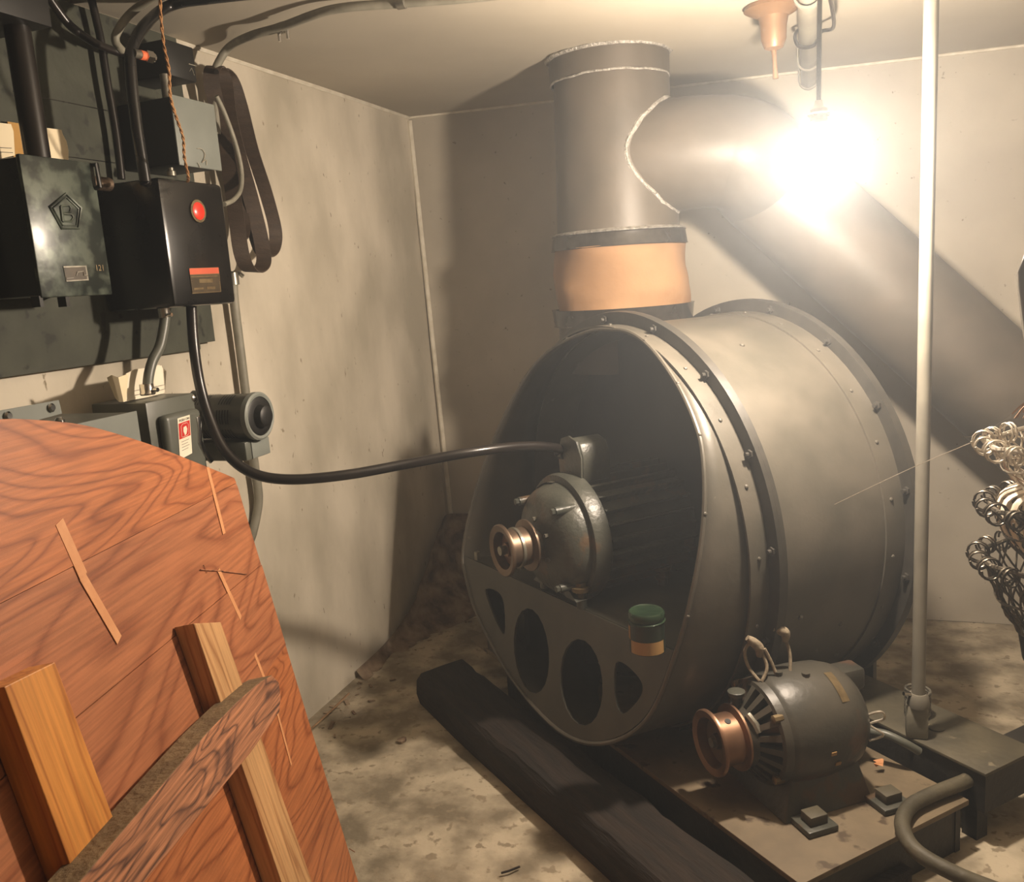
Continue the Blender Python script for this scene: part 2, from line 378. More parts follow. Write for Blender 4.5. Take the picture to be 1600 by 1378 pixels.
outline = [(960,515),(916,519),(858,549),(815,600),(768,696),(738,789),(724,860),(728,900),(747,962),(800,1060),(872,1140),(940,1162),(1010,1125),(1056,1020),(1086,905),(1100,803),(1098,710),(1084,655),(1058,600),(1023,550),(992,523)]
rim = catmull([onF(*p) for p in outline], 6, True)
def ang(p): d = p-OO; return atan2(p.z-CZ, d.dot(SX))
RB = .625
def cring(p, r, t): return mw(p, r*cos(t), CZ+r*sin(t))
n = len(rim); ca = [ang(p) for p in rim]
b = MB(); vs = []
for s_ in (0, .33, .66, 1):
    for p, t in zip(rim, ca): vs.append(p*(1-s_) + cring(0, RB, t)*s_)
fs = [(i*n+k, i*n+(k+1) % n, (i+1)*n+(k+1) % n, (i+1)*n+k) for i in range(3) for k in range(n)]
b.add(vs, fs)
cowl = b.build('inlet_cowl', M['drum'], fan)
md = cowl.modifiers.new('solid', 'SOLIDIFY'); md.thickness = .006; md.offset = -1
b = MB(); b.tube(rim, .0065, 8, True); b.build('rolled_rim', M['drum'], fan)
# shells
b = MB(); b.lathe(mw(0, 0, CZ), AX, [(-.0, RB), (.545, RB), (.545, RB-.01), (.0, RB-.01)], 96, cap0=False, cap1=False)
b.f += [(3*96+k, 3*96+(k+1) % 96, (k+1) % 96, k) for k in range(96)]
b.build('drum_shell', M['drum'], fan)
b = MB(); b.lathe(mw(.53, 0, CZ), AX, [(0, RB-.012), (.012, RB-.012)], 64); b.build('rear_plate', M['drum'], fan)
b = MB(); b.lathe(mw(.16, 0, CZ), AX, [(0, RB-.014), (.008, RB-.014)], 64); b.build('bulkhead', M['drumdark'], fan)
for (p0, p1) in ((-.075, -.006), (.425, .506)):
    b = MB(); b.lathe(mw(p0, 0, CZ), AX, [(0, RB-.001), (.0, RB+.0055), (p1-p0, RB+.0055), (p1-p0, RB-.001)], 96, cap0=False, cap1=False)
    if p0 < 0:
        # follow the cowl near its ring
        b.v = [v for v in b.v]
    b.build('seam_band', M['drum'], fan)
for p in (0., .513):
    b = MB()
    for d in (-.013, .001):
        b.lathe(mw(p+d, 0, CZ), AX, [(0, RB-.002), (0, RB+.043), (.012, RB+.045), (.012, RB-.002)], 96, cap0=False, cap1=False)
    g = b.build('flange_ring', M['flange'], fan)
    for k in range(16):
        t = radians(-62+k*22.5+(6 if p else 0)); c = cring(p-.013, RB+.022, t)
        q = MB(); q.lathe(c, -AX, [(0, .012), (.007, .012), (.008, .008)], 6); q.lathe(c, -AX, [(.007, .006), (.018, .006)], 8)
        q.build('bolt', M['flange'], g)
rv = MB().lathe((0, 0, 0), (0, 0, 1), [(0, .006), (.003, .0055), (.0048, .003)], 8)
first = None
def rivet(pos, nrm, r=1.):
    x, y, z = frame(nrm); b = MB(); b.add([V(pos)+(x*v.x+y*v.y+z*v.z)*r for v in rv.v], rv.f); b.build('rivet', M['drum'], fan)
for k in range(14): t = radians(-30+k*17); rivet(cring(-.045, RB+.0055, t), cring(0, 1, t)-cring(0, 0, t))
for k in range(14): t = radians(-20+k*15); rivet(cring(.452, RB+.0055, t), cring(0, 1, t)-cring(0, 0, t))
for (p, t) in ((.3, -22), (.12, -15), (.36, -36), (.22, 62)): t = radians(t); rivet(cring(p, RB, t), cring(0, 1, t)-cring(0, 0, t), 1.3)
for i in range(0, n, 9):
    if rim[i].z > .6: rivet(rim[i]+ (cring(0, 1, ca[i])-cring(0, 0, ca[i]))*.004, cring(0, 1, ca[i])-cring(0, 0, ca[i]), .9)
# lower front plate with openings and motor shelf
chord0, chord1 = onF(737, 872, -.004), onF(1063, 1022, -.004)
lower = [p for p in catmull([onF(*q, -.004) for q in outline], 6, True)]
zc = lambda p: chord0.z + (chord1.z-chord0.z)*((p-chord0).dot(SX)/(chord1-chord0).dot(SX))
low = [p*.988+CF*.012 for p in lower if p.z < zc(p)]
# start list at the break
i0 = max(range(len(low)), key=lambda i: (low[i]-low[i-1]).length); low = low[i0:]+low[:i0]
def ell(cx, cy, rx, ry, rot, n=20, pw=2.):
    o = []
    for k in range(n):
        t = 2*pi*k/n; x, y = cos(t), sin(t); x = abs(x)**(2/pw)*(1 if x > 0 else -1); y = abs(y)**(2/pw)*(1 if y > 0 else -1)
        x *= rx; y *= ry; o.append((cx+x*cos(rot)-y*sin(rot), cy+x*sin(rot)+y*cos(rot)))
    return o
holes = [catmull([onF(*q, -.004) for q in ((760,921),(780,925),(789,945),(790,990),(780,978),(768,950))], 3, True),
         [onF(*q, -.004) for q in ell(832, 1017, 27, 67, -.10)],
         [onF(*q, -.004) for q in ell(910, 1066, 33, 68, -.08)],
         catmull([onF(*q, -.004) for q in ((964,1036),(984,1042),(1005,1068),(1000,1092),(974,1115),(962,1085))], 4, True)]
bm = bmesh.new(); alle = []; ul = SX; vl = NF.cross(SX)
def loop(pts):
    vv = [bm.verts.new(MW[fan.name].inverted() @ (STAGE @ p)) for p in pts]
    for i in range(len(vv)): alle.append(bm.edges.new((vv[i], vv[(i+1) % len(vv)])))
loop(low)
for h_ in holes: loop(h_)
bmesh.ops.triangle_fill(bm, use_beauty=True, use_dissolve=False, edges=alle, normal=NF)
me = bpy.data.meshes.new('perforated_plate'); bm.to_mesh(me); bm.free(); me.materials.append(M['plateface'])
pl = bpy.data.objects.new('perforated_plate', me); COL.objects.link(pl); pl.parent = fan
md = pl.modifiers.new('s', 'SOLIDIFY'); md.thickness = .008; md.offset = 0
zs = .622
b = MB(); q0, q1 = -.585, .575
lf = onF(737, 872, -.004); rt_ = onF(1063, 1022, -.004)
l2, r2_ = lf+SX*.012+AX*.004, rt_-SX*.025+AX*.004
b.hexa([l2+V((0,0,-.008)), r2_+V((0,0,-.008)), mw(.155, .50, rt_.z-.008), mw(.155, -.52, lf.z-.008), l2, r2_, mw(.155, .50, rt_.z), mw(.155, -.52, lf.z)])
b.build('motor_shelf', M['plateface'], fan)
b = MB(); b.cyl(lf+SX*.03+ZZ*.0+AX*.01, lf+SX*.03+ZZ*.03+AX*.01, .012, n=6); b.build('bolt', M['emt'], fan)
# cradle and feet
b = MB(); b.box((-.25, -.62, .235), (-.235, -.30, .60), mw); b.box((-.25, -.62, .235), (.60, -.605, .55), mw); b.box((.585, -.62, .235), (.60, .45, .45), mw)
b.build('cradle', M['drum'], fan)
for (p, q) in ((-.02, .22), (-.02, -.3), (.45, .25), (.45, -.3)):
    b = MB(); b.box((p-.03, q-.09, .233), (p+.03, q+.06, .40), mw); b.build('foot', M['steelblk'], fan)

# ------------------------------------------------------------------ drive motor in the mouth
mo = thing('drive_motor', 'ribbed electric motor in the mouth of the big drum driving a bronze pulley', 'motor', mw(-.1, 0, .65))
def am(p): return mw(p, 0, CZ)
b = MB(); b.lathe(am(-.20), AX, [(0, .05), (0, .165), (.33, .165), (.33, .05)], 48); b.build('stator_body', M['motor'], mo)
fm = None
for k in range(26):
    t = 2*pi*k/26+.1
    if -2.1 < atan2(sin(t), cos(t)) < -1.05: continue
    c = lambda p, r, w: mw(p, r*cos(t)-w*sin(t), CZ+r*sin(t)+w*cos(t))
    f = MB(); f.hexa([c(-.195, .16, -.005), c(.12, .16, -.005), c(.12, .16, .005), c(-.195, .16, .005), c(-.195, .19, -.003), c(.12, .19, -.003), c(.12, .19, .003), c(-.195, .19, .003)])
    f.build('fin', M['motor'], mo)
b = MB(); b.lathe(am(-.255), AX, [(0, .172), (0, .193), (.014, .198), (.052, .198), (.058, .19), (.058, .16)], 64, cap0=False, cap1=False); b.build('body_ring', M['motor'], mo)
b = MB(); b.lathe(am(-.345), AX, [(0, .035), (0, .07), (.012, .092), (.02, .135), (.045, .160), (.08, .172), (.12, .174)], 48); b.build('end_bell', M['motor'], mo)
b = MB(); b.lathe(am(-.385), AX, [(0, .03), (0, .045), (.05, .05)], 28); b.build('bearing_cap', M['motor'], mo)
for t in (48, 138, -48, -138):
    t = radians(t); q = MB(); c0 = mw(-.335, .158*cos(t), CZ+.158*sin(t)); q.cyl(c0, c0+AX*.085, .013, n=12); q.cyl(c0-AX*.012, c0, .010, n=6); q.build('through_bolt', M['motor'], mo)
for t in (30, -30, 150, -150, 90):
    t = radians(t); q = MB(); c0 = mw(-.352, .075*cos(t), CZ+.075*sin(t)); q.lathe(c0, AX, [(0, .007), (.02, .007)], 6); q.build('cap_screw', M['emt'], mo)
b = MB(); b.cyl(am(-.47), am(-.33), .014); b.build('shaft', M['emt'], mo)
def sheave(pf, p0, width, rf, rh, mt, mtf, parent, nm='pulley'):
    r_ = MB(); r_.lathe(pf(p0), pf(1)-pf(0), [(0, rf-.022), (-.004, rf-.003), (0, rf), (.006, rf), (.010, rh), (width-.01, rh), (width-.006, rf), (width, rf), (width, rh-.02)], 48, cap0=False, cap1=False)
    r_.lathe(pf(p0), pf(1)-pf(0), [(0, rf-.022), (width*.6, rf-.026)], 48, cap0=False, cap1=False)
    o = r_.build(nm, mt, parent)
    w_ = MB(); w_.lathe(pf(p0+.025), pf(1)-pf(0), [(0, .012), (0, rf-.03), (.012, rf-.024)], 32); w_.lathe(pf(p0+.012), pf(1)-pf(0), [(0, .020), (.02, .024)], 20); w_.build('hub', mtf, o)
    return o
sheave(am, -.462, .088, .079, .058, M['bronze2'], M['bronze'], mo)
b = MB(); b.lathe(am(-.424), AX, [(0, .056), (.004, .062), (.012, .062), (.016, .056)], 40); b.build('belt_groove_ridge', M['emt'], mo)
# nameplate on bell and terminal box
b = MB(); vs = []
for k in range(7):
    t = radians(92+k*6); vs += [mw(-.275, .1745*cos(t), CZ+.1745*sin(t)), mw(-.248, .1755*cos(t), CZ+.1755*sin(t))]
b.add(vs, [(2*k, 2*k+1, 2*k+3, 2*k+2) for k in range(6)]); b.build('name_plate', M['emt'], mo)
b = MB(); jb = lambda p, q, z: mw(p, q, CZ+z)
b.prism([jb(-.20, -.055, .17), jb(-.20, .055, .17), jb(-.20, .06, .25), jb(-.20, .04, .29), jb(-.20, 0, .302), jb(-.20, -.04, .29), jb(-.20, -.06, .25)], AX*.10)
tb = b.build('terminal_box', M['motor'], mo, bevel=.006)
b = MB(); b.prism([jb(-.205, -.06, .168), jb(-.205, .06, .168), jb(-.205, .066, .25), jb(-.205, .044, .297), jb(-.205, 0, .31), jb(-.205, -.044, .297), jb(-.205, -.066, .25)], -AX*.006); b.build('box_lid', M['motor'], tb)
for (p, q) in ((-.27, -.10), (-.27, .12), (.03, -.10), (.03, .12)):
    b = MB(); b.cyl(mw(p, q, .632), mw(p, q, .685), .016, n=14); b.build('jack_post', M['motor'], mo)
    b = MB(); b.lathe(mw(p, q, .685), ZZ, [(0, .028), (.014, .032), (.014, .02)], 14); b.lathe(mw(p, q, .699), ZZ, [(0, .018), (.012, .018)], 6); b.build('hex_nut', M['brass'], mo)
    b = MB(); b.hexa([mw(p-.03, q*.9-.03, .66), mw(p+.03, q*.9-.03, .66), mw(p+.03, q*.9+.03, .66), mw(p-.03, q*.9+.03, .66), mw(p-.03, q*.6-.02, .69), mw(p+.03, q*.6-.02, .69), mw(p+.03, q*.6+.02, .69), mw(p-.03, q*.6+.02, .69)]); b.build('foot', M['motor'], mo)

# paint can on shelf
cp = onplane(1001, 1021, (0, 0, 1), (0, 0, rt_.z+.001)); cp = mw((cp-OO).dot(AX)+.03, (cp-OO).dot(SX)-.01, rt_.z+.001)
can = thing('paint_tin', 'small round tin with green lid and checked ochre label on drum shelf', 'tin', cp)
CR, CH = .046, .078
b = MB(); b.lathe(cp, ZZ, [(0, CR), (CH, CR)], 40); b.build('tin_body', M['cangrn'], can)
b = MB(); b.lathe(cp+ZZ*CH, ZZ, [(0, CR), (.0, CR+.002), (.004, CR+.003), (.006, CR-.001), (.010, CR+.001), (.024, CR+.001), (.029, CR-.003), (.026, CR-.008)], 40); b.build('lid', M['canlid'], can)
def patch(a0, a1, z0, z1):
    vs = []; k_ = 10
    for k in range(k_+1):
        t = radians(a0+(a1-a0)*k/k_); d = V((sin(t), -cos(t), 0)); vs += [cp+d*(CR+.0008)+ZZ*z0, cp+d*(CR+.0008)+ZZ*z1]
    b = MB(); b.add(vs, [(2*k, 2*k+2, 2*k+3, 2*k+1) for k in range(k_)]); b.build('label_patch', M['canyel'], can)
patch(-50, 72, .002, .036); patch(-115, -52, .036, .072)

DRUM_STAGE = STAGE; STAGE = Matrix.Identity(4)
# ------------------------------------------------------------------ vertical duct, canvas sleeve, branch duct
DX, DY = -.785, 3.40
duct = thing('exhaust_duct', 'black sheet metal duct rising behind drum to the ceiling with branch', 'duct', (DX, DY, .9))
dz = lambda z: V((DX+.01*(2.4-z), DY, z))
cz_ = ceil_z(DX)
rr = lambda z: .213 + (2.3-z)*.035
b = MB(); b.lathe(dz(1.70), ZZ, [(z-1.70, rr(z)) for z in (1.70, 1.8, 2.0, 2.2, cz_)], 64); b.build('upper_duct', M['duct'], duct)
b = MB(); b.lathe(dz(2.305), ZZ, [(0, .213), (0, .221), (cz_-2.305-.002, .222), (cz_-2.305-.002, .213)], 64, cap0=False, cap1=False); b.build('ceiling_collar', M['duct'], duct)
b = MB(); b.tube([dz(2.302)+V((cos(t), sin(t), 0))*.218+ZZ*.006*noise.noise(V((cos(t)*4, sin(t)*4, 0))) for t in [2*pi*k/60 for k in range(60)]], .004, 6, True)
b.tube([dz(cz_-.004)+V((cos(t), sin(t), 0))*(.225+.008*noise.noise(V((cos(t)*6, sin(t)*6, 0)))) for t in [2*pi*k/60 for k in range(60)]], .009, 6, True); b.build('seam_sealant', M['sealant'], duct)
b = MB(); b.lathe(dz(1.44), ZZ, [(-.20, .25), (0, .25)], 64); b.build('lower_duct', M['duct'], duct)
# horizontal branch then 45 degree run
ZH = 2.015
hx0, hx1 = DX+.02, -.40; YD = DY
c1 = V((hx0, YD, ZH)); c2 = V((-.50, YD, ZH)); r_ = .2
dd = V((.70, 0, -.714)); pts = [c1, c2]
corner = V((-.37, YD+.03, 2.015)); d1 = V((1, 0, 0))
endp = V((.454, 3.6, 1.195))
dirv = V((.752, .05, -.768)).normalized()
e1_ = endp-dirv*.90; e2_ = endp+dirv*.22; e3_ = endp+dirv*1.2
ek = V((e1_.x-.17, YD+.04, ZH))
pts = [c1, V((ek.x-.16, YD+.01, ZH))] + catmull([V((ek.x-.10, YD+.015, ZH)), V((ek.x-.01, YD+.03, ZH-.012)), V((ek.x+.06, YD+.05, ZH-.045)), e1_-dirv*.10, e1_-dirv*.04, e1_+dirv*.04], 4)
b = MB(); b.tube(pts, [.203, .2]+[.197]*(len(pts)-6)+[.1965]*4, 56); br = b.build('branch_elbow', M['duct'], duct)
b = MB(); b.lathe(e1_, dirv, [(0, .197), ((e2_-e1_).length, .197)], 56); b.build('sloping_duct', M['duct'], duct)
b = MB(); b.lathe(e2_-dirv*.03, dirv, [(0, .197), (0, .202), (.012, .204), (.02, .201), ((e3_-e2_).length, .201)], 56); b.build('sloping_duct', M['duct'], duct)
# sealant at junction of branch and duct
J = []
for k in range(60):
    t = 2*pi*k/60; y = .203*cos(t); z = .203*sin(t); R_ = rr(ZH+z); xx = sqrt(max(R_*R_-y*y, .0))
    if xx < .03: xx = .03
    J.append(V((DX+xx+.003, DY+y, ZH+z)) + V((noise.noise(V((t*3, 0, 0)))*.006, 0, noise.noise(V((t*5, 2, 0)))*.008)))
b = MB(); b.tube(J, [.007+.006*abs(noise.noise(V((k*.7, 5, 0)))) for k in range(60)], 8, True); b.build('weld_bead', M['sealant'], duct)
# sleeve with bands
sl = thing('canvas_sleeve', 'tan canvas flexible sleeve clamped between black duct bands', 'duct sleeve', dz(1.44))
def wr(z, t): return .251 + .006*sin(3*t+z*22) + .008*noise.noise(V((cos(t)*1.6, sin(t)*1.6, z*16))) + .003*sin((z-1.47)/.23*pi)
vs = []; nz_, nt_ = 26, 72
for i in range(nz_+1):
    z = 1.47+.235*i/nz_
    for k in range(nt_): t = 2*pi*k/nt_; vs.append(dz(z)+V((cos(t), sin(t), 0))*wr(z, t))
b = MB(); b.add(vs, [(i*nt_+k, i*nt_+(k+1) % nt_, (i+1)*nt_+(k+1) % nt_, (i+1)*nt_+k) for i in range(nz_) for k in range(nt_)]); b.build('canvas', M['canvas'], sl)
for (z0, z1, r0, r1) in ((1.70, 1.752, .258, .252), (1.415, 1.478, .266, .272)):
    b = MB(); b.lathe(dz(z0), ZZ, [(0, r0-.014), (0, r0+.003), (.004, r0), (z1-z0-.004, r1), (z1-z0, r1+.003), (z1-z0, r1-.014)], 72, cap0=False, cap1=False)
    b.f += [(5*72+k, 5*72+(k+1) % 72, (k+1) % 72, k) for k in range(72)]
    b.build('clamp_band', M['band'], sl)
b = MB(); b.lathe(dz(1.752), ZZ, [(0, .25), (.004, .254), (.012, .238), (.012, .232)], 72, cap0=False, cap1=False); b.build('band_seam', M['sealant'], sl)

# ------------------------------------------------------------------ base: timber, steel plate, channels
b = MB(); nP, prof = 50, [(-.455, .0), (-.462, .05), (-.458, .105), (-.440, .128), (-.35, .134), (-.265, .130), (-.248, .112), (-.245, .0)]
vs = []
for i in range(nP+1):
    q = -.80 + 2.3*i/nP
    for (p, z) in prof:
        c = mw(p+.0*q, q, z); d = noise.noise(c*5)*.010 + noise.noise(c*22)*.005
        vs.append(mw(p+(d if z > .0 else 0)+.02*sin(q*2.1), q+(.02*noise.noise(c*9) if i in (0,) else 0), max(0, z+d*.8 if z > 0 else 0)))
k_ = len(prof); fs = [(i*k_+j, i*k_+j+1, (i+1)*k_+j+1, (i+1)*k_+j) for i in range(nP) for j in range(k_-1)] + [(i*k_+k_-1, i*k_, (i+1)*k_, (i+1)*k_+k_-1) for i in range(nP)] + [tuple(range(k_)), tuple(nP*k_+j for j in reversed(range(k_)))]
b.add(vs, fs); tag(b.build('timber_sleeper', M['sleeper'], fr=mfr(-.35, 0, 0) @ Matrix.Rotation(pi/2, 4, 'Z')), 'rough dark timber sleeper lying on concrete along the front of the blower base', 'timber')
base = thing('machine_base', 'steel base frame with dusty top plate carrying the drum and motor', 'base frame', mw(.15, .1, 0))
b = MB(); b.box((-.175, -.95, .134), (.44, .885, .150), mw); b.build('top_plate', M['plate'], base, bevel=.002)
for (p0, p1, q0, q1) in ((-.165, -.145, -.65, .875), (.40, .42, -.65, .875), (-.145, .40, .855, .872), (-.145, .40, -.65, -.633)):
    b = MB(); b.box((p0, q0, .0), (p1, q1, .134), mw); b.build('channel', M['steelblk'], base)
b = MB(); b.box((-.165, 0, 0), (-.11, .8, .012), mw); b.build('channel', M['steelblk'], base)
slab = thing('steel_bench_frame', 'low grimy steel channel frame beside the base plate carrying the vertical conduit', 'steel frame', mw(.6, .5, 0))
b = MB(); b.box((.477, .10, .212), (.70, .905, .222), mw); b.build('top_plate', M['steelgrn'], slab, bevel=.002)
b = MB(); b.box((.485, .10, .10), (.497, .90, .212), mw); b.box((.497, .888, .10), (1.6, .9, .212), mw); b.box((.68, .10, .10), (.692, .88, .212), mw)
b.build('channel', M['steelblk'], slab)
b = MB(); b.box((.70, .80, .205), (1.6, .905, .215), mw); b.build('top_flange', M['steelblk'], slab)
for (p, q) in ((.49, .83), (.49, .13), (.65, .13), (1.5, .83)):
    b = MB(); b.box((p, q, 0), (p+.045, q+.045, .205), mw); b.build('leg', M['steelblk'], slab)
b = MB(); b.lathe(mw(.58, .68, .222), ZZ, [(0, .022), (.004, .022), (.006, .012)], 16); b.build('washer', M['steelgrn'], slab)
b = MB(); wb = aZ(1375, 1362, .05); b.box((-.07, -.035, .0), (.08, .035, .05), lambda x, y, z: V((wb.x, wb.y, 0))+AX*x+SX*y+ZZ*z)
tag(b.build('wood_block', M['sleeper'], bevel=.006), 'short worn wood block on floor under edge of base plate', 'wood block')

# coil spring standing behind conduit foot
b = MB(); sp = mw(.60, .60, .224)
b.tube([sp + ZZ*.0016*k/2 + V((cos(k*.5)*.035, sin(k*.5)*.035, 0)) for k in range(0, 110)], .0035, 6)
tag(b.build('coil_spring', M['emt']), 'rusty coil spring standing behind the foot of the vertical conduit', 'spring')

# ------------------------------------------------------------------ second motor on the base plate
M2 = V((-.134, .531)); dr = V((.444, .076)).normalized(); dA = (AX*dr.x+SX*dr.y).normalized(); dS = dA.cross(ZZ); 
if dS.dot(SX) < 0: dS = -dS
M2O = mw(-.134, .531, .34)
def m2(p, q=0, z=0): return M2O + dA*p + dS*q + ZZ*z
mt2 = thing('belt_motor', 'squat round electric motor with copper belt pulley on steel base plate', 'motor', m2(.25, 0, -.19))
b = MB(); b.lathe(m2(.155), dA, [(0, .128), (0, .140), (.012, .148), (.02, .152), (.07, .158), (.13, .158), (.20, .152), (.235, .140), (.262, .118), (.275, .09), (.278, .04)], 64); b.build('motor_body', M['motor2'], mt2)
b = MB(); b.lathe(m2(.085), dA, [(0, .03), (0, .050), (.03, .058), (.05, .085), (.075, .124)], 48); bell = b.build('end_bell', M['black'], mt2)
for k in range(20):
    t = 2*pi*k/20
    c = lambda p, r, w: m2(p, r*cos(t)-w*sin(t), r*sin(t)+w*cos(t))
    f = MB(); f.hexa([c(.080, .066, -.006), c(.080, .066, .006), c(.10, .060, .006), c(.10, .060, -.006), c(.132, .132, -.009), c(.132, .132, .009), c(.155, .122, .009), c(.155, .122, -.009)])
    f.build('rib', M['motor2'], mt2)
b = MB()
b.lathe(m2(.136), dA, [(0, .126), (-.004, .130), (.0, .142), (.022, .146)], 56, cap0=False, cap1=False)
b.lathe(m2(.078), dA, [(0, .045), (0, .072), (.016, .084), (.02, .08)], 40, cap0=False, cap1=False); b.build('bell_rim', M['motor2'], mt2)
b = MB(); b.lathe(m2(.035), dA, [(0, .02), (0, .036), (.045, .04)], 24); b.build('bearing_cap', M['motor'], mt2)
for (t, r) in ((40, .135), (130, .135), (-40, .135), (-130, .135)):
    t = radians(t); q = MB(); q.lathe(m2(.128, r*cos(t), r*sin(t)), -dA, [(-.02, .012), (.006, .012), (.009, .008)], 8); q.build('bolt', M['brass'], mt2)
def m2f(p): return m2(p)
sheave(m2f, -.008, .078, .090, .070, M['bronze'], M['bronze2'], mt2)
b = MB(); c = m2(.034, .0, .0)+(ZZ*.93-dS*.0+dS*.36).normalized()*.0705; b.lathe(c, (ZZ*.93+dS*.36), [(-.003, .0085), (.0012, .0085)], 14); b.build('grub_hole', M['drumdark'], mt2)
b = MB(); b.cyl(m2(-.005), m2(.09), .013); b.build('shaft', M['emt'], mt2)
b = MB(); b.cyl(m2(.09, -.02, .06), m2(.09, -.02, .108), .012, n=12); b.lathe(m2(.09, -.02, .108), ZZ, [(0, .022), (.012, .024), (.014, .02)], 18); b.build('oil_cup', M['motor'], mt2)
b = MB(); b.tube([m2(.09, .035, .075), m2(.095, .06, .06), m2(.10, .07, .04)], .011, 8); b.build('grease_fitting', M['emt'], mt2)
for (p, q) in ((.205, .01), (.27, .045)):
    b = MB(); t = radians(90-q*330); c = m2(p, .157*cos(t), .157*sin(t)); b.lathe(c, ZZ, [(-.008, .011), (.009, .011)], 8); b.build('plug', M['motor2'], mt2)
b = MB(); vs = []
for k in range(6):
    t = radians(74-k*7); vs += [m2(.325, .1565*cos(t), .1565*sin(t)), m2(.35, .153*cos(t), .153*sin(t))]
b.add(vs, [(2*k, 2*k+2, 2*k+3, 2*k+1) for k in range(5)]); b.build('name_plate', M['brass'], mt2)
for k in range(4):
    t = radians(-8-14*k); b = MB(); b.box((0, 0, 0), (.016, .010, .003), lambda x, y, z, t=t, k=k: m2(.26+.02*k % .09+x, (.158+z)*cos(t)-y*sin(t), (.158+z)*sin(t)+y*cos(t)))
    if k in (0, 1): b.build('paper_tag', M['canyel'], mt2)
# pedestal and feet with clamp blocks
b = MB(); b.hexa([m2(.12, -.15, -.19), m2(.40, -.15, -.19), m2(.40, .15, -.19), m2(.12, .15, -.19), m2(.17, -.11, -.08), m2(.38, -.11, -.08), m2(.38, .11, -.08), m2(.17, .11, -.08)]); b.build('pedestal', M['motor'], mt2, bevel=.006)
for (p, q) in ((.185, .185), (.42, .185), (.185, -.17), (.42, -.17)):
    b = MB(); b.box((p-.045, q-.04, -.189), (p+.045, q+.04, -.172), m2); f = b.build('foot', M['motor'], mt2, bevel=.003)
    b = MB(); b.box((p-.026, q-.022, -.172), (p+.026, q+.022, -.146), m2); b.build('clamp_block', M['steelgrn'], f, bevel=.002)
b = MB(); b.hexa([m2(.39, -.09, .045), m2(.52, -.09, .045), m2(.50, .0, .045), m2(.40, .03, .045), m2(.39, -.09, .10), m2(.52, -.09, .10), m2(.50, .0, .11), m2(.39, .03, .13)]); b.build('rear_housing', M['motor2'], mt2, bevel=.012)
# leads with taped ends
for pts in ([m2(.15, .0, .145), m2(.135, -.03, .18), m2(.13, -.035, .225), m2(.15, -.03, .25)], [m2(.155, .005, .145), m2(.175, -.0, .18), m2(.17, -.02, .225), m2(.158, -.03, .245)],
            [m2(.20, .01, .15), m2(.19, .0, .19), m2(.175, -.01, .23)], [m2(.245, .005, .15), m2(.255, -.01, .20), m2(.245, -.02, .245), m2(.225, -.02, .262)]):
    b = MB(); b.tube(catmull(pts, 6), .0048, 8); b.build('lead_wire', M['cloth'], mt2)
for (c, e) in ((m2(.165, -.02, .205), m2(.135, -.03, .262)), (m2(.245, -.015, .235), m2(.215, -.025, .275))):
    b = MB(); P = catmull([c, c+ZZ*.025, c*.4+e*.6+ZZ*.012, e], 5); b.tube(P, [.008+.006*sin(pi*min(1, k/(len(P)-1)*1.1)) for k in range(len(P))], 10); b.build('taped_end', M['cloth'], mt2)
b = MB(); b.tube(catmull([m2(.41, .10, .03), m2(.44, .13, .05), m2(.46, .12, .02), m2(.43, .10, .0), m2(.45, .13, -.02), m2(.42, .11, -.04)], 6), .0035, 6); b.build('loose_wire', M['wirelt'], mt2)
b = MB(); c = aZ(1373, 1200, .16); b.add([c+V((random.uniform(-.015, .015), random.uniform(-.015, .015), .012+random.uniform(-.006, .014))) for _ in range(8)], [(0,1,2),(2,3,0),(4,5,6),(6,7,4),(0,4,5),(1,5,6),(2,6,7),(3,7,4)])
tag(b.build('paper_scrap', M['filler'], smooth=False), 'crumpled pale orange paper scrap on plate behind the copper pulley motor', 'paper scrap')

# cables and conduits at right
b = MB(); b.tube(catmull([aZ(1335, 1140, .24), aZ(1380, 1146, .25), aZ(1412, 1160, .235), aZ(1436, 1174, .205)], 8), .012, 12)
tag(b.build('flexible_cable', M['graydk']), 'short gray cable looping from behind motor to steel frame', 'cable')
b = MB(); pts = catmull([aZ(1535, 1208, .165), aZ(1500, 1224, .175), aZ(1452, 1243, .176), aZ(1420, 1262, .175), aZ(1410, 1292, .172), aZ(1432, 1330, .165), aZ(1490, 1364, .15), aZ(1560, 1392, .13), aZ(1700, 1440, .1)], 8)
b.tube(pts, .0195, 16); tag(b.build('bent_conduit', M['steelgrn']), 'thick bent gray conduit curling over the corner of base plate', 'conduit')
pc = aZ(1434, 1150, .223)
vp = thing('vertical_conduit', 'thin white vertical conduit from steel frame to ceiling', 'conduit', pc)
ptop = V((pc.x+.012, pc.y, ceil_z(pc.x)))
b = MB(); b.cyl(pc+ZZ*.10, ptop, .0182, n=24); b.build('pipe', M['white'], vp)
b = MB(); b.prism([pc+V((-.032, -.02, 0)), pc+V((.026, -.02, 0)), pc+V((.026, .028, 0)), pc+V((-.032, .028, 0))], ZZ*.10); b.build('foot_fitting', M['emtpaint'], vp, bevel=.006)
b = MB(); b.lathe(pc+ZZ*.095, ZZ, [(0, .030), (.01, .031), (.03, .028), (.04, .0225)], 24); b.build('collar', M['white'], vp)
b = MB(); cc = pc+V((-.022, -.012, .135)); b.cyl(cc, cc+V((-.018, -.01, .004)), .006, n=8); b.build('set_screw', M['chrome'], vp)

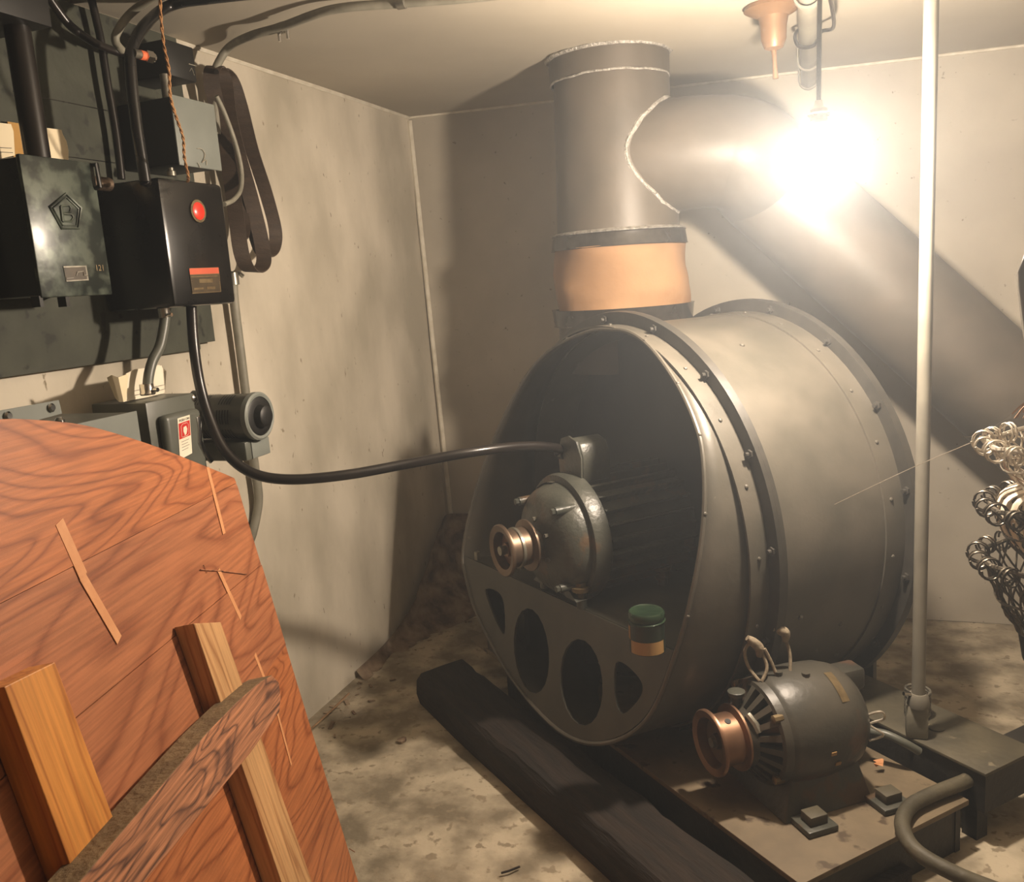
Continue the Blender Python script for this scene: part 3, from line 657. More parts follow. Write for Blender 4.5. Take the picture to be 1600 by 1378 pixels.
# ------------------------------------------------------------------ bulb, cord, ceiling fittings
def emis(name, col, s):
    m = bpy.data.materials.new(name); m.use_nodes = True; N = m.node_tree.nodes; N.remove(N['Principled BSDF'])
    e = N.new('ShaderNodeEmission'); e.inputs[0].default_value = (*col, 1); e.inputs[1].default_value = s
    m.node_tree.links.new(e.outputs[0], N['Material Output'].inputs[0]); return m
M['bulb'] = emis('lit_bulb', BULB_COL, BULB_STRENGTH/ (4*pi*.034**2*pi) / 3.0)
bl = thing('light_bulb', 'bare lit bulb hanging on a cord over the drum', 'light bulb', BULB_POS-ZZ*.05)
b = MB(); b.lathe(BULB_POS-ZZ*.045, ZZ, [(0, .004), (.002, .018), (.010, .032), (.028, .041), (.045, .040), (.062, .029), (.078, .018), (.088, .0165)], 32); b.build('glass', M['bulb'], bl)
b = MB(); b.lathe(BULB_POS+ZZ*.044, ZZ, [(0, .017), (.0, .021), (.004, .023), (.03, .023), (.034, .027), (.04, .027), (.046, .02), (.072, .02), (.078, .012), (.092, .008)], 28); so = b.build('lamp_socket', M['white'], bl)
for z in (.052, .062, .10): b = MB(); b.lathe(BULB_POS+ZZ*z, ZZ, [(0, .024), (.004, .026), (.008, .024)], 28, cap0=False, cap1=False); b.build('socket_ring', M['chrome'], so)
# small globe light inside socket end handled by glass itself
pv0 = V((-.06, 2.5, ceil_z(-.06)-.052)); pv1 = V((-.10, YB+.01, ceil_z(-.1)-.052))
pvc = thing('ceiling_pipe', 'white plastic pipe running along the ceiling above the bulb', 'pipe', pv0)
b = MB(); b.cyl(pv0, pv1, .030, n=24); b.build('pipe', M['white'], pvc)
dpv = (pv1-pv0).normalized()
for yy in (3.62, 3.99, 2.75):
    c = pv0+dpv*(yy-2.5); b = MB(); P = []
    for k in range(17): t = pi+pi*k/16; P.append(c+V((cos(t)*.038, 0, sin(t)*.038)))
    P = [P[0]+ZZ*.05]+P+[P[-1]+ZZ*.05]
    b.ribbon(P, V((0, 1, 0)), .022, .006); b.build('pipe_strap', M['white'], pvc)
b = MB(); cx_, cy_ = BULB_POS.x, BULB_POS.y
cp_ = pv0+dpv*(3.22-2.5)
cd = catmull([V((cx_, cy_, BULB_POS.z+.13)), V((cx_+.001, cy_+.002, 2.05)), V((cx_+.004, cy_+.01, 2.2)), V((cx_+.008, cy_+.06, 2.285)), V((.0, 3.05, 2.30)), cp_+V((.04, .0, -.0)), cp_+V((.015, .01, -.036)), cp_+V((-.03, .02, -.03)), cp_+V((-.042, .03, .012)), cp_+V((-.01, .05, .045))], 8)
b.tube(cd, .0058, 8); tag(b.build('lamp_cord', M['pipeblk']), 'thin dark cord wrapped around the ceiling pipe holding the bulb', 'cord')
bp_ = aZ(1212, 10, 2.33); bp_ = V((-.175, 3.02, ceil_z(-.17)))
cu = thing('copper_fixture', 'copper bell-shaped ceiling fitting beside white pipe', 'ceiling fitting', bp_)
b = MB(); b.lathe(bp_, -ZZ, [(0.0, .085), (.012, .088), (.022, .07), (.035, .045), (.06, .040), (.10, .038), (.125, .028), (.132, .012)], 36); b.build('bell', M['copper'], cu)
b = MB(); b.tube([bp_-ZZ*.13, bp_-ZZ*.17+V((.002, 0, 0)), bp_-ZZ*.215+V((.004, 0, 0))], [.009, .007, .009], 10); b.build('stem', M['copper'], cu)

# ------------------------------------------------------------------ left wall: board and boxes
XB = -1.895
b = MB(); tz = lambda y: ceil_z(XL)-.004
b.prism([(XL+.002, .2, 1.459), (XL+.002, 2.31, 1.459), (XL+.002, 2.31, 1.478), (XL+.002, 2.385, 1.478), (XL+.002, 2.385, 2.405), (XL+.002, .2, 2.405)], V((XB-XL-.002, 0, 0)))
bd = b.build('mounting_board', M['board'], smooth=False, fr=Matrix.Translation(V((XL, 1.3, 1.459))))
tag(bd, 'dark green painted board on left wall carrying the electrical boxes', 'board')
for zz in (2.005, 2.145):
    b = MB(); b.box((XB-.001, 1.2 if zz < 2.1 else 1.75, zz-.0012), (XB+.0012, 2.2, zz+.0012)); b.build('board_joint', M['black'], bd)
def wallbox(px, X, name, label, cat, mt, depth_to=None, bevel=.006, lidmt=None, lid=0.0, side_mt=None):
    """px = front quad TL,TR,BR,BL on plane X; body back to board"""
    q = [aX(*p, X) for p in px]
    y0 = (q[0].y+q[3].y)/2; y1 = (q[1].y+q[2].y)/2; z1 = (q[0].z+q[1].z)/2; z0 = (q[2].z+q[3].z)/2
    back = XB if depth_to is None else depth_to
    th = thing(name, label, cat, (back, (y0+y1)/2, z0))
    b = MB(); b.box((back, y0, z0), (X-lid, y1, z1)); b.build('enclosure', side_mt or mt, th, bevel=bevel)
    if lid:
        b = MB(); b.box((X-lid, y0-.004, z0-.004), (X, y1+.004, z1+.004)); b.build('cover', lidmt or mt, th, bevel=.003)
    return th, y0, y1, z0, z1
# box A: safety switch with pentagon emblem
XA = -1.70
sa, ya0, ya1, za0, za1 = wallbox([(33,245),(145,255),(173,457),(67,463)], XA, 'safety_switch', 'black fused switch box with mottled cover and embossed pentagon emblem', 'switch box', M['black'], lidmt=M['patina'], lid=.012, side_mt=M['black'])
fa = lambda x, y, d=0: aX(x, y, XA+d)
pent = [fa(102, 303), fa(126, 325), fa(122, 357), fa(96, 357), fa(77, 323)]
for s_, r in ((1., .0035), (.82, .0022)):
    c = sum(pent, V())/5; b = MB(); b.tube([c+(p-c)*s_+V((.001, 0, 0)) for p in pent], r, 6, True); b.build('emblem_border', M['patina'], sa)
b = MB(); L_ = lambda *pp: [fa(*p, .001) for p in pp]
b.tube(L_((95,322),(98,346)), .0042, 8); b.tube(L_((95,322),(107,321),(111,325),(109,332),(97,333)), .0028, 6); b.tube(L_((97,334),(111,335),(115,340),(111,346),(98,346)), .0028, 6); b.build('emblem_letter', M['patina'], sa)
b = MB(); b.prism([fa(98,416), fa(134,415), fa(138,438), fa(103,440)], V((.002, 0, 0))); np_ = b.build('rating_plate', M['emt'], sa, smooth=False)
b = MB(); b.prism([fa(100,418,.002), fa(133,417,.002), fa(136,436,.002), fa(104,438,.002)], V((.0006, 0, 0))); b.build('plate_field', M['darklab'], np_, smooth=False)
b = MB(); b.tube(L_((102,428),(110,428)), .0016, 4); b.tube(L_((108,424),(109,432)), .0016, 4); b.tube([fa(*p, .003) for p in ((119,431),(121,425),(130,424),(131,430),(137,430))], .0018, 4); b.tube([fa(*p, .003) for p in ((104,435),(115,434))], .0012, 4); b.build('plate_marking', M['white'], np_)
text('121', fa(156, 419, .001), V((0, 1, 0)), ZZ, .02, .0004, M['brass'], 'stamped_number', sa)
b = MB(); b.tube([fa(143,258)+V((-.04,0,0)), fa(145,258)+V((.012,0,0)), fa(150,292)+V((.012,0,0)), fa(148,300)+V((-.03,0,0))], .006, 8); b.build('hasp', M['black'], sa)
for x in (66, 107): b = MB(); p = fa(x, 464); b.box((p.x-.03, p.y-.005, p.z-.022), (p.x-.004, p.y+.005, p.z+.003)); b.build('tab', M['black'], sa)
b = MB(); p = V((XA-.09, ya1, 1.925)); b.cyl(p, p+V((0, .14, 0)), .018, n=16); tag(b.build('pipe_nipple', M['bronze2']), 'short rusty brown pipe nipple joining the two black switch boxes', 'pipe')
# box C: small cover plate on top-left with big pipe
pA = V((XA-.06, 1.80, za1)); 
b = MB(); t1 = aX(35, 45, XA-.06); b0 = aX(58, 240, XA-.06); b.cyl(V((XA-.06, b0.y, za1)), V((XA-.06, b0.y, t1.z)), .0285, n=24)
tag(b.build('supply_pipe', M['pipeblk']), 'thick black supply pipe rising from pentagon switch box', 'pipe')
b = MB(); b.box((XB, b0.y-.30, t1.z), (XA+.0, b0.y+.045, 2.40)); tag(b.build('junction_box', M['blackm'], bevel=.004), 'black square junction box at ceiling above thick black pipe', 'junction box')
b = MB(); b.box((XB+.001, b0.y-.3, 2.06), (XB+.045, b0.y-.035, t1.z)); tag(b.build('wall_panel', M['blackm'], bevel=.004), 'flat black panel hanging left of the thick black pipe', 'panel')
# cream cards
b = MB(); y0 = aX(0, 195, XB+.05).y; 
for nm, pp, mt_, lb in (('notice_card', [(-60,186),(16,194),(20,205),(22,243),(0,248),(-60,246)], M['cream'], 'cream notice card with faint print left of black pipe'), ('notice_card', [(72,200),(95,203),(97,210),(103,221),(106,235),(106,251),(78,248)], M['cream'], 'torn blank cream card right of the thick black pipe')):
    b = MB(); b.prism([aX(*p, XB+.03) for p in pp], V((.0025, 0, 0))); cd_ = b.build(nm, mt_, smooth=False); tag(cd_, lb, 'card')
    if pp[0][0] < 0:
        MW[cd_.name] = cd_.matrix_world.copy()
        for (x0, x1, y) in ((-20, 18, 229), (-20, 20, 236)):
            l = MB(); l.tube([aX(x0, y, XB+.034), aX((x0+x1)/2, y+1.5, XB+.034), aX(x1, y+2.5, XB+.034)], .0009, 4); l.build('print_line', M['ink'], cd_)
b = MB(); b.prism([aX(*p, XB+.012) for p in ((10,190),(34,194),(36,247),(20,246))], V((.003, 0, 0))); tag(b.build('yellow_card', M['yell'], smooth=False), 'yellowed card standing behind thick black pipe', 'card')
# box B
XC = -1.66
sb, yb0, yb1, zb0, zb1 = wallbox([(248,278),(348,287),(369,473),(273,481)], XC, 'motor_starter', 'glossy black starter box with round red button', 'starter box', M['black'], bevel=.012)
fb = lambda x, y, d=0: aX(x, y, XC+d)
c = fb(308, 330); b = MB(); b.lathe(c, V((1, 0, 0)), [(-.002, .0), (-.002, .031), (.005, .031), (.005, .024)], 32, cap0=False, cap1=False); b.build('button_bezel', M['brass'], sb)
b = MB(); b.lathe(c, V((1, 0, 0)), [(0, .0245), (.006, .024), (.010, .018), (.011, .004)], 28); b.build('red_button', M['red'], sb)
b = MB(); b.prism([fb(295,419,.0002), fb(341,417.5,.0002), fb(345,456,.0002), fb(300,459,.0002)], V((.0015, 0, 0))); lp = b.build('data_plate', M['brass'], sb, smooth=False)
b = MB(); b.prism([fb(296.5,430,.0018), fb(342,428.5,.0018), fb(344,455,.0018), fb(300.5,457.5,.0018)], V((.0006, 0, 0))); b.build('plate_field', M['darklab'], lp, smooth=False)
b = MB(); b.prism([fb(295.5,419.5,.0018), fb(341,418,.0018), fb(342,427,.0018), fb(296.5,429,.0018)], V((.0006, 0, 0))); b.build('orange_strip', M['orglab'], lp, smooth=False)
b = MB(); b.prism([fb(311,436,.0026), fb(332,435.4,.0026), fb(332.5,441.5,.0026), fb(311.5,442,.0026)], V((.0004, 0, 0)))
b.prism([fb(303,450,.0026), fb(318,449,.0026), fb(318,452,.0026), fb(303.3,453,.0026)], V((.0004, 0, 0))); b.prism([fb(323,448,.0026), fb(336,447.5,.0026), fb(336.3,451.5,.0026), fb(323.3,452,.0026)], V((.0004, 0, 0)))
b.prism([fb(298,431.5,.0026), fb(340,430,.0026), fb(340.3,432,.0026), fb(298.3,433.5,.0026)], V((.0004, 0, 0)))
b.build('worn_lettering', M['brass'], lp, smooth=False)
for (x, y) in ((299.5, 439.5), (342, 438.5)): b = MB(); b.lathe(fb(x, y, .0018), V((1, 0, 0)), [(0, .0022), (.0015, .0015)], 8); b.build('rivet', M['chrome'], lp)
# gray box above
XG = -1.70
sg, yg0, yg1, zg0, zg1 = wallbox([(268,148),(336,167),(344,266),(283,254)], XG, 'gray_junction_box', 'dark box with flat pale gray cover hung above starter box', 'junction box', M['blackm'], lidmt=M['graybox'], lid=.006)
b = MB(); fg = lambda x, y, d=.003: aX(x, y, XG+d)
b.tube(catmull([fg(308,232), fg(315,233), fg(320,240), fg(319,248), fg(316,254), fg(322,250), fg(323,258)], 5), .0012, 6); b.tube([fg(309,254), fg(313,262)], .0012, 6)
tag(b.build('wire_hook', M['wirelt']), 'small curled wire hook on pale gray box cover', 'hook')
# things between gray box and starter
for (x0, y0, x1, y1, r, mt_, nm, lb) in ((268,262,268,274,.011,M['emt'],'cable_clamp','small bright clamp on top of starter box'),):
    b = MB(); b.lathe(aX(268, 275, XG-.03), ZZ, [(0, .013), (.012, .013), (.014, .008), (.022, .008)], 12); tag(b.build(nm, mt_), lb, 'clamp')
# small black breaker box
XK = -1.74
sk, yk0, yk1, zk0, zk1 = wallbox([(256,58),(302,75),(309,129),(266,118)], XK, 'breaker_box', 'small dull black breaker box under ceiling with two white marks', 'breaker box', M['blackm'])
fk = lambda x, y, d=.0006: aX(x, y, XK+d)
b = MB(); b.tube([fk(294.5,99.8), fk(306.5,103.2)], .0017, 4); b.build('white_mark', M['white'], sk)
b = MB(); b.tube([fk(299,106), fk(301,111), fk(303.5,118)], .0013, 4); b.tube([fk(299,107), fk(296,111.5)], .0009, 4); b.build('white_mark', M['white'], sk)
b = MB(); c = aX(258, 128, XK-.02); b.cyl(c-ZZ*.055, c+ZZ*.02, .013, n=16); tag(b.build('steel_coupling', M['emt']), 'short steel coupling between breaker box and gray box', 'coupling')
# EMT connector with orange band
c0 = aX(208, 83, -1.66); c1_ = aX(238, 90, -1.66)
cn = thing('pipe_coupling', 'small horizontal steel coupling with orange band beside black cable', 'coupling', c0)
d_ = (c1_-c0); b = MB(); b.cyl(c0, c0+d_*.35, .011, n=14); b.build('sleeve', M['emt'], cn)
b = MB(); b.cyl(c0+d_*.33, c0+d_*.60, .0118, n=14); b.build('orange_ring', M['orange'], cn)
b = MB(); b.cyl(c0+d_*.58, c0+d_*.92, .0165, n=6); b.cyl(c0+d_*.9, c0+d_*1.05, .012, n=14); b.build('nut', M['chrome'], cn)

def pipe(name, label, pts, r, mt_, k=8, cat='conduit', n=14):
    b = MB(); b.tube(catmull(pts, k), r, n); return tag(b.build(name, mt_), label, cat)
cz0 = ceil_z(-1.6)-.03
pipe('ceiling_cable', 'thick black cable from the ceiling down into top of starter box', [aZ(420,-12,cz0), aZ(330,-3,cz0), aX(268,8,-1.67), aX(228,38,-1.67), aX(206,76,-1.67), aX(205,120,-1.67), aX(214,200,-1.67), aX(226,276,-1.67), aX(227,285,-1.67)], .0145, M['black'], cat='cable')
pipe('gray_tube', 'pale gray bent tube curving from ceiling beside black cable', [aZ(300,-40,cz0), aZ(246,-8,cz0), aX(205,20,-1.72), aX(183,50,-1.74), aX(181,66,-1.75), aX(190,78,-1.77)], .0105, M['emtpaint'])
pipe('thin_sloping_pipe', 'thin black pipe swooping down across the board from top left', [aX(60,-30,-1.84), aX(86,10,-1.84), aX(112,42,-1.84), aX(148,67,-1.84), aX(180,80,-1.84), aX(205,84,-1.82)], .011, M['pipeblk'])
pipe('thin_upright_pipe', 'thin black upright pipe down the dark board to starter box', [aX(138,-20,-1.86), aX(148,20,-1.86), aX(158,66,-1.86), aX(168,130,-1.86), aX(181,205,-1.86), aX(190,280,-1.86)], .0105, M['pipeblk'])
pipe('upper_conduit', 'long gray conduit bending from behind the gray box up along the ceiling', [aX(339,210,-1.86), aX(336,168,-1.86), aX(332,135,-1.86), aX(338,105,-1.84), aX(358,74,-1.80), aZ(392,56,2.375), aZ(440,42,2.375), aZ(520,15,2.375), aZ(627,5,2.37), aZ(780,-8,2.36), aZ(1000,-40,2.35)], .0125, M['emtpaint'], 10)
b = MB(); c = aZ(440, 44, 2.375); d_ = (aZ(452, 40, 2.375)-c).normalized()
hc = thing('conduit_strap', 'small steel strap with two bolts holding gray conduit to the ceiling', 'strap', c)
b.cyl(c-d_*.012, c+d_*.012, .0165, n=16); b.build('strap_band', M['emt'], hc)
for s_ in (-.014, .022): b = MB(); b.cyl(c+d_*s_-ZZ*.012, c+d_*s_-ZZ*.034, .0045, n=8); b.build('bolt', M['chrome'], hc)
b = MB(); c = aZ(627, 4, 2.37); b.tube([c-V((.012,0,0)), c+V((.012,0,0))], .017, 12)
tag(b.build('conduit_coupling', M['emt']), 'steel coupling on the ceiling conduit near the top edge', 'coupling')
pipe('looped_cable', 'thin gray cable looping from behind gray box into starter side', [aX(338,150,-1.80), aX(352,180,-1.80), aX(368,225,-1.80), aX(377,265,-1.80), aX(376,295,-1.79), aX(365,312,-1.77), aX(350,319,-1.74)], .0075, M['emtpaint'], cat='cable')
# lower conduits
pipe('wall_conduit', 'gray conduit running down the left wall behind the small motor to the floor', [aX(364,425,-1.89), aX(366,470,-1.89), aX(377,560,-1.89), aX(388,650,-1.89), aX(398,730,-1.89), aX(404,775,-1.89), aX(401,805,-1.9), aX(394,835,-1.91), aX(388,850,-1.93)], .0155, M['emtpaint'])
b = MB(); b.lathe(aX(365,445,-1.89), ZZ, [(0, .02), (.04, .02)], 14); b.cyl(aX(372,425,-1.885), aX(380,432,-1.87), .007, n=8)
tag(b.build('conduit_coupling', M['emt']), 'coupling at the top of wall conduit below hanging belts', 'coupling')
pipe('short_bent_conduit', 'short bent gray conduit from starter box down to gray switch box', [aX(258,486,-1.72), aX(257,505,-1.72), aX(250,540,-1.72), aX(238,565,-1.72), aX(232,590,-1.72), aX(231,612,-1.72)], .0135, M['graydk'])
b = MB(); b.lathe(aX(231,617,-1.72), ZZ, [(0, .0185), (.004, .021), (.008, .0185), (.03, .018)], 16); b.lathe(aX(257,496,-1.72), ZZ, [(0, .0155), (.025, .017)], 16)
c = aX(240,609,-1.70); b.cyl(c, c+V((.014, 0, 0)), .006, n=8); c = aX(262,492,-1.70); b.cyl(c, c+V((.014, 0, 0)), .005, n=8)
tag(b.build('conduit_connector', M['chrome']), 'bright steel connectors at both ends of short bent conduit', 'connector')
jbx = DRUM_STAGE @ jb(-.205, -.055, .245)
pipe('motor_cable', 'thick black cable sweeping from starter box across to the drum motor', [aX(299,478,-1.72), aX(303,540,-1.71), aX(312,600,-1.70), aX(328,655,-1.67), aX(352,705,-1.62), aX(392,738,-1.55), aX(450,749,-1.46), aX(540,742,-1.33), aX(640,724,-1.19), aX(740,706,-1.03), aX(820,697,-.92), aX(870,700,-.85), jbx-SX*.02, jbx+SX*.02], .0150, M['pipeblk'], 10, 'cable', 16)
# belts
def beltloop(pts, X0, w, name, label, tw=.0):
    b = MB(); P = catmull([aX(x, y, X0+dx) for (x, y, dx) in pts], 6, True)
    P.append(P[0]); P.append(P[1])
    sd = [V((1, .55+.25*sin(i*.25+tw), .15*sin(i*.12))) for i in range(len(P))]
    b.ribbon(P, sd, w, .005); return tag(b.build(name, M['belt']), label, 'belt', 'canvas belts hanging on the left wall')
beltloop([(345,108,.02),(362,124,.02),(376,165,.02),(394,235,.02),(415,300,.03),(430,358,.03),(428,388,.03),(415,400,.03),(404,385,.03),(392,340,.02),(380,280,.01),(362,200,0),(348,150,0),(338,118,.01)], -1.87, .045, 'drive_belt', 'outer brown canvas belt loop, reaching farthest right on the left wall')
beltloop([(336,104,.03),(350,125,.03),(358,180,.04),(372,240,.04),(392,310,.04),(408,375,.05),(412,410,.05),(400,424,.05),(386,418,.05),(376,390,.05),(368,330,.04),(356,250,.03),(342,180,.02),(330,125,.02)], -1.87, .05, 'drive_belt', 'inner brown canvas belt loop, hanging lowest beside the starter box', 1.)
beltloop([(330,108,.01),(344,120,.02),(352,160,.02),(364,220,.02),(376,300,.02),(384,350,.03),(380,372,.03),(370,362,.03),(362,300,.02),(350,220,.01),(336,150,0),(326,120,0)], -1.88, .03, 'drive_belt', 'narrow dark belt loop, innermost and nearest the conduit', 2.)
b = MB(); b.cyl(aX(338,112,-1.935), aX(338,112,-1.80), .008, n=8); tag(b.build('wall_peg', M['pipeblk']), 'dark wall peg holding the hanging belts', 'peg')
# lower gray switch
XS = -1.70
ss, ys0, ys1, zs0, zs1 = wallbox([(229,630),(306,612),(318,760),(246,770)], XS, 'gray_safety_switch', 'gray safety switch box with raised cover and silver lever', 'switch box', M['graydk'], depth_to=-1.885, bevel=.004)
b = MB(); b.box((XS-.001, ys0+.03, zs0+.02), (XS+.03, ys1-.012, zs1-.04)); b.build('raised_cover', M['graydk'], ss, bevel=.018, seg=4)
fs_ = lambda x, y, d=.0: aX(x, y, XS+.0305+d)
lq = [fs_(277,654), fs_(296,648), fs_(300,708), fs_(281,718)]
b = MB(); b.prism(lq, V((.0008, 0, 0))); ll = b.build('instruction_label', M['paper'], ss, smooth=False)
mix = lambda u, v: (lq[0]*(1-u)+lq[1]*u)*(1-v)+(lq[3]*(1-u)+lq[2]*u)*v
b = MB(); b.prism([mix(.05,.13)+V((.001,0,0)), mix(.95,.13)+V((.001,0,0)), mix(.95,.52)+V((.001,0,0)), mix(.05,.52)+V((.001,0,0))], V((.0004,0,0))); b.build('red_panel', M['redlab'], ll, smooth=False)
b = MB(); b.tube([mix(u, v)+V((.0016,0,0)) for (u, v) in ((.22,.48),(.22,.22),(.35,.17),(.7,.17),(.82,.22),(.82,.46),(.7,.49),(.35,.49))], .0007, 4, True); b.prism([mix(u, v)+V((.0016,0,0)) for (u, v) in ((.4,.26),(.62,.24),(.7,.33),(.62,.44),(.5,.47),(.38,.36))], V((.0004,0,0))); b.build('label_symbol', M['paper'], ll)
text('PUSH ON', mix(.52, .075)+V((.0014, 0, 0)), lq[1]-lq[0], ZZ, .0095, .0002, M['ink'], 'label_lettering', ll)
b = MB()
for k in range(4): b.tube([mix(.2, .60+.07*k)+V((.0012,0,0)), mix(.8-.1*(k % 2), .60+.07*k)+V((.0012,0,0))], .0006, 4)
b.build('small_print', M['ink'], ll)
b = MB(); b.ribbon([aX(*p, XS+.03) for p in ((309,650),(312,668),(312,690),(320,706),(331,722))], V((0, 1, .3)), .016, .006); b.build('lever', M['chrome'], ss, bevel=.001)
b = MB(); b.lathe(aX(302,622,XS-.002), V((1, 0, 0)), [(0, .010), (.004, .010), (.007, .006)], 10); b.build('cover_screw', M['chrome'], ss)
b = MB(); p = aX(340,704,-1.76); b.lathe(p-V((0,.03,0)), V((0, 1, 0)), [(0, .012), (.02, .012), (.02, .016), (.04, .016), (.04, .011), (.09, .011)], 10); b.lathe(p+V((.0,0,.012)), ZZ, [(0,.006),(.016,.006)], 8); tag(b.build('brass_connector', M['brass']), 'small dull connector joining gray switch to the timer motor', 'connector')
# papers on switch
pz = zs1+.002
b = MB(); P = []
for k in range(26):
    t = k/25; x = sub(t, 178, 262); P.append(aX(x, 600, -1.80))
def sheetp(pp, X, name, mt_, label, lines=0, dx=None):
    vs = []; n_ = len(pp[0])
    b = MB(); row0 = [aX(x, y, X+(dx[i] if dx else 0)) for i, (x, y) in enumerate(pp[0])]; row1 = [aX(x, y, X+(dx[i] if dx else 0)) for i, (x, y) in enumerate(pp[1])]
    b.add(row0+row1, [(i, i+1, n_+i+1, n_+i) for i in range(n_-1)]); b.add([p+V((.002, 0, 0)) for p in row0+row1], [(i, i+1, n_+i+1, n_+i) for i in range(n_-1)])
    o = b.build(name, mt_); tag(o, label, 'papers')
    for k in range(lines):
        l = MB(); a_, c_ = row0[1]*.3+row1[1]*.7, row0[-1]*.3+row1[-1]*.7
        z = -.012*k; l.tube([a_+V((.006, 0, z)), c_+V((.006, 0, z))], .0006, 4); l.build('print_line', M['ink'], o)
    return o
sheetp([[(167,590),(174,586),(184,590),(200,584)], [(180,622),(186,628),(192,628),(196,626)]], -1.74, 'curled_card', M['cream'], 'curled cream card end at left of papers on gray switch', 0, [0, .02, .03, -.02])
sheetp([[(196,584),(210,577),(235,574),(252,571)], [(192,628),(206,625),(232,620),(256,614)]], -1.78, 'paper_bundle', M['paper'], 'bundle of white papers standing on the gray switch behind bent conduit', 2, [.02, .01, 0, 0])
sheetp([[(236,572),(248,570),(259,580)], [(240,617),(250,615),(257,613)]], -1.80, 'paper_sheet', M['paper'], 'single white sheet at the right end of the paper bundle')
# timer motor
XT0, XT1 = -1.86, -1.595
tc_ = aX(405, 650, XT1)
tm = thing('small_fan_motor', 'gray vented cylindrical motor with black end knob on left wall', 'motor', V((XT0, tc_.y, tc_.z-.13)))
c0 = V((XT0+.03, tc_.y, tc_.z)); XX = V((1, 0, 0)); Lm = XT1-XT0-.03; RM = .068
b = MB(); b.lathe(c0, XX, [(0, .045), (0, RM-.006), (.006, RM-.003), (Lm-.012, RM), (Lm-.008, RM+.002), (Lm, RM+.001), (Lm+.004, RM-.004), (Lm, RM-.012)], 48); b.build('motor_case', M['graydk'], tm)
b = MB(); b.lathe(c0+XX*(Lm-.014), XX, [(0, RM), (0, RM+.003), (.016, RM+.003), (.02, RM-.003), (.018, RM-.01)], 48, cap0=False, cap1=False); b.build('end_ring', M['graybox'], tm)
b = MB(); b.lathe(c0+XX*(Lm-.004), XX, [(0, RM-.009), (.006, RM-.010), (.009, RM-.016), (.009, .034), (.03, .03), (.034, .024), (.034, .006)], 40); b.build('end_knob', M['blackm'], tm)
b = MB()
for row in range(2):
    for k in range(5):
        p0 = .05+row*.085+k*.0095
        for a0 in (-60, -10, 40, 95):
            vs = []
            for j in range(6):
                t = radians(a0+j*7); d = V((0, -cos(t), sin(t))); vs += [c0+XX*p0+d*(RM+.0006), c0+XX*(p0+.004)+d*(RM+.0006)]
            b.add(vs, [(2*j, 2*j+1, 2*j+3, 2*j+2) for j in range(5)])
tag(b.build('vent_slots', M['drumdark'], tm), kind='stuff')
q0 = aX(318, 684, -1.60)
b = MB(); b.box((-1.86, tc_.y-.055, tc_.z-.125), (XT1-.02, tc_.y+.06, tc_.z-.068)); b.build('base_box', M['graydk'], tm, bevel=.006)
b = MB(); b.box((XT1-.0195, tc_.y-.03, tc_.z-.122), (XT1-.0165, tc_.y+.056, tc_.z-.072)); b.build('end_plate', M['graybox'], tm, bevel=.001)
b = MB(); b.lathe(c0+XX*.01+ZZ*(RM-.006), XX, [(0, .02), (.025, .02)], 14); b.build('mounting_ear', M['graydk'], tm)
# left gray lid box + bracket
XQ = -1.62
sq = thing('gray_panel_box', 'wide pale gray panel box partly hidden behind plywood sheet', 'panel box', (XL, 1.6, 1.15))
f0, f1, f2 = aX(122, 662, XQ), aX(212, 642, XQ), aX(222, 700, XQ)
b = MB(); b.box((XL+.06, f0.y-.5, .95), (XQ-.003, f1.y, (f0.z+f1.z)/2-.003)); b.build('case', M['graydk'], sq)
b = MB(); b.box((XQ-.003, f0.y-.5, .95), (XQ, f1.y+.003, (f0.z+f1.z)/2)); b.build('cover', M['graybox'], sq)
b = MB(); g = [aX(-60,652,-1.80), aX(90,625,-1.80), aX(95,646,-1.80), aX(55,657,-1.80), aX(-60,690,-1.80)]
b.prism(g, V((.004, 0, 0))); bk = tag(b.build('mounting_bracket', M['graybox'], smooth=False), 'pale gray flat bracket with bolts at left edge above the plywood', 'bracket')
MW[bk.name] = bk.matrix_world.copy()
for (x, y) in ((79,637),(11,650)): b = MB(); b.lathe(aX(x, y, -1.796), XX, [(0, .010), (.005, .011), (.009, .007)], 12); b.build('bolt', M['chrome'], bk)
b = MB(); b.lathe(aX(93,656,-1.68), ZZ, [(-.012, .010), (.0, .011), (.006, .006)], 12); tag(b.build('loose_bolt', M['chrome']), 'shiny bolt head on top of the pale gray panel box', 'bolt')
# twine
b = MB(); tw = catmull([aX(250,-30,-1.50), aX(251,20,-1.50), aX(256,70,-1.50), aX(264,110,-1.50), aX(266,150,-1.51), aX(276,185,-1.52), aX(286,215,-1.53), aX(288,245,-1.55), aX(294,275,-1.58), aX(293,284,-1.62)], 10)
for ph in (0, pi):
    b.tube([p+V((.002*cos(i*.9+ph), .002*sin(i*.9+ph), 0)) for i, p in enumerate(tw)], .0024, 6)
tag(b.build('jute_twine', M['twine']), 'frayed brown twine hanging from ceiling onto starter box', 'twine')

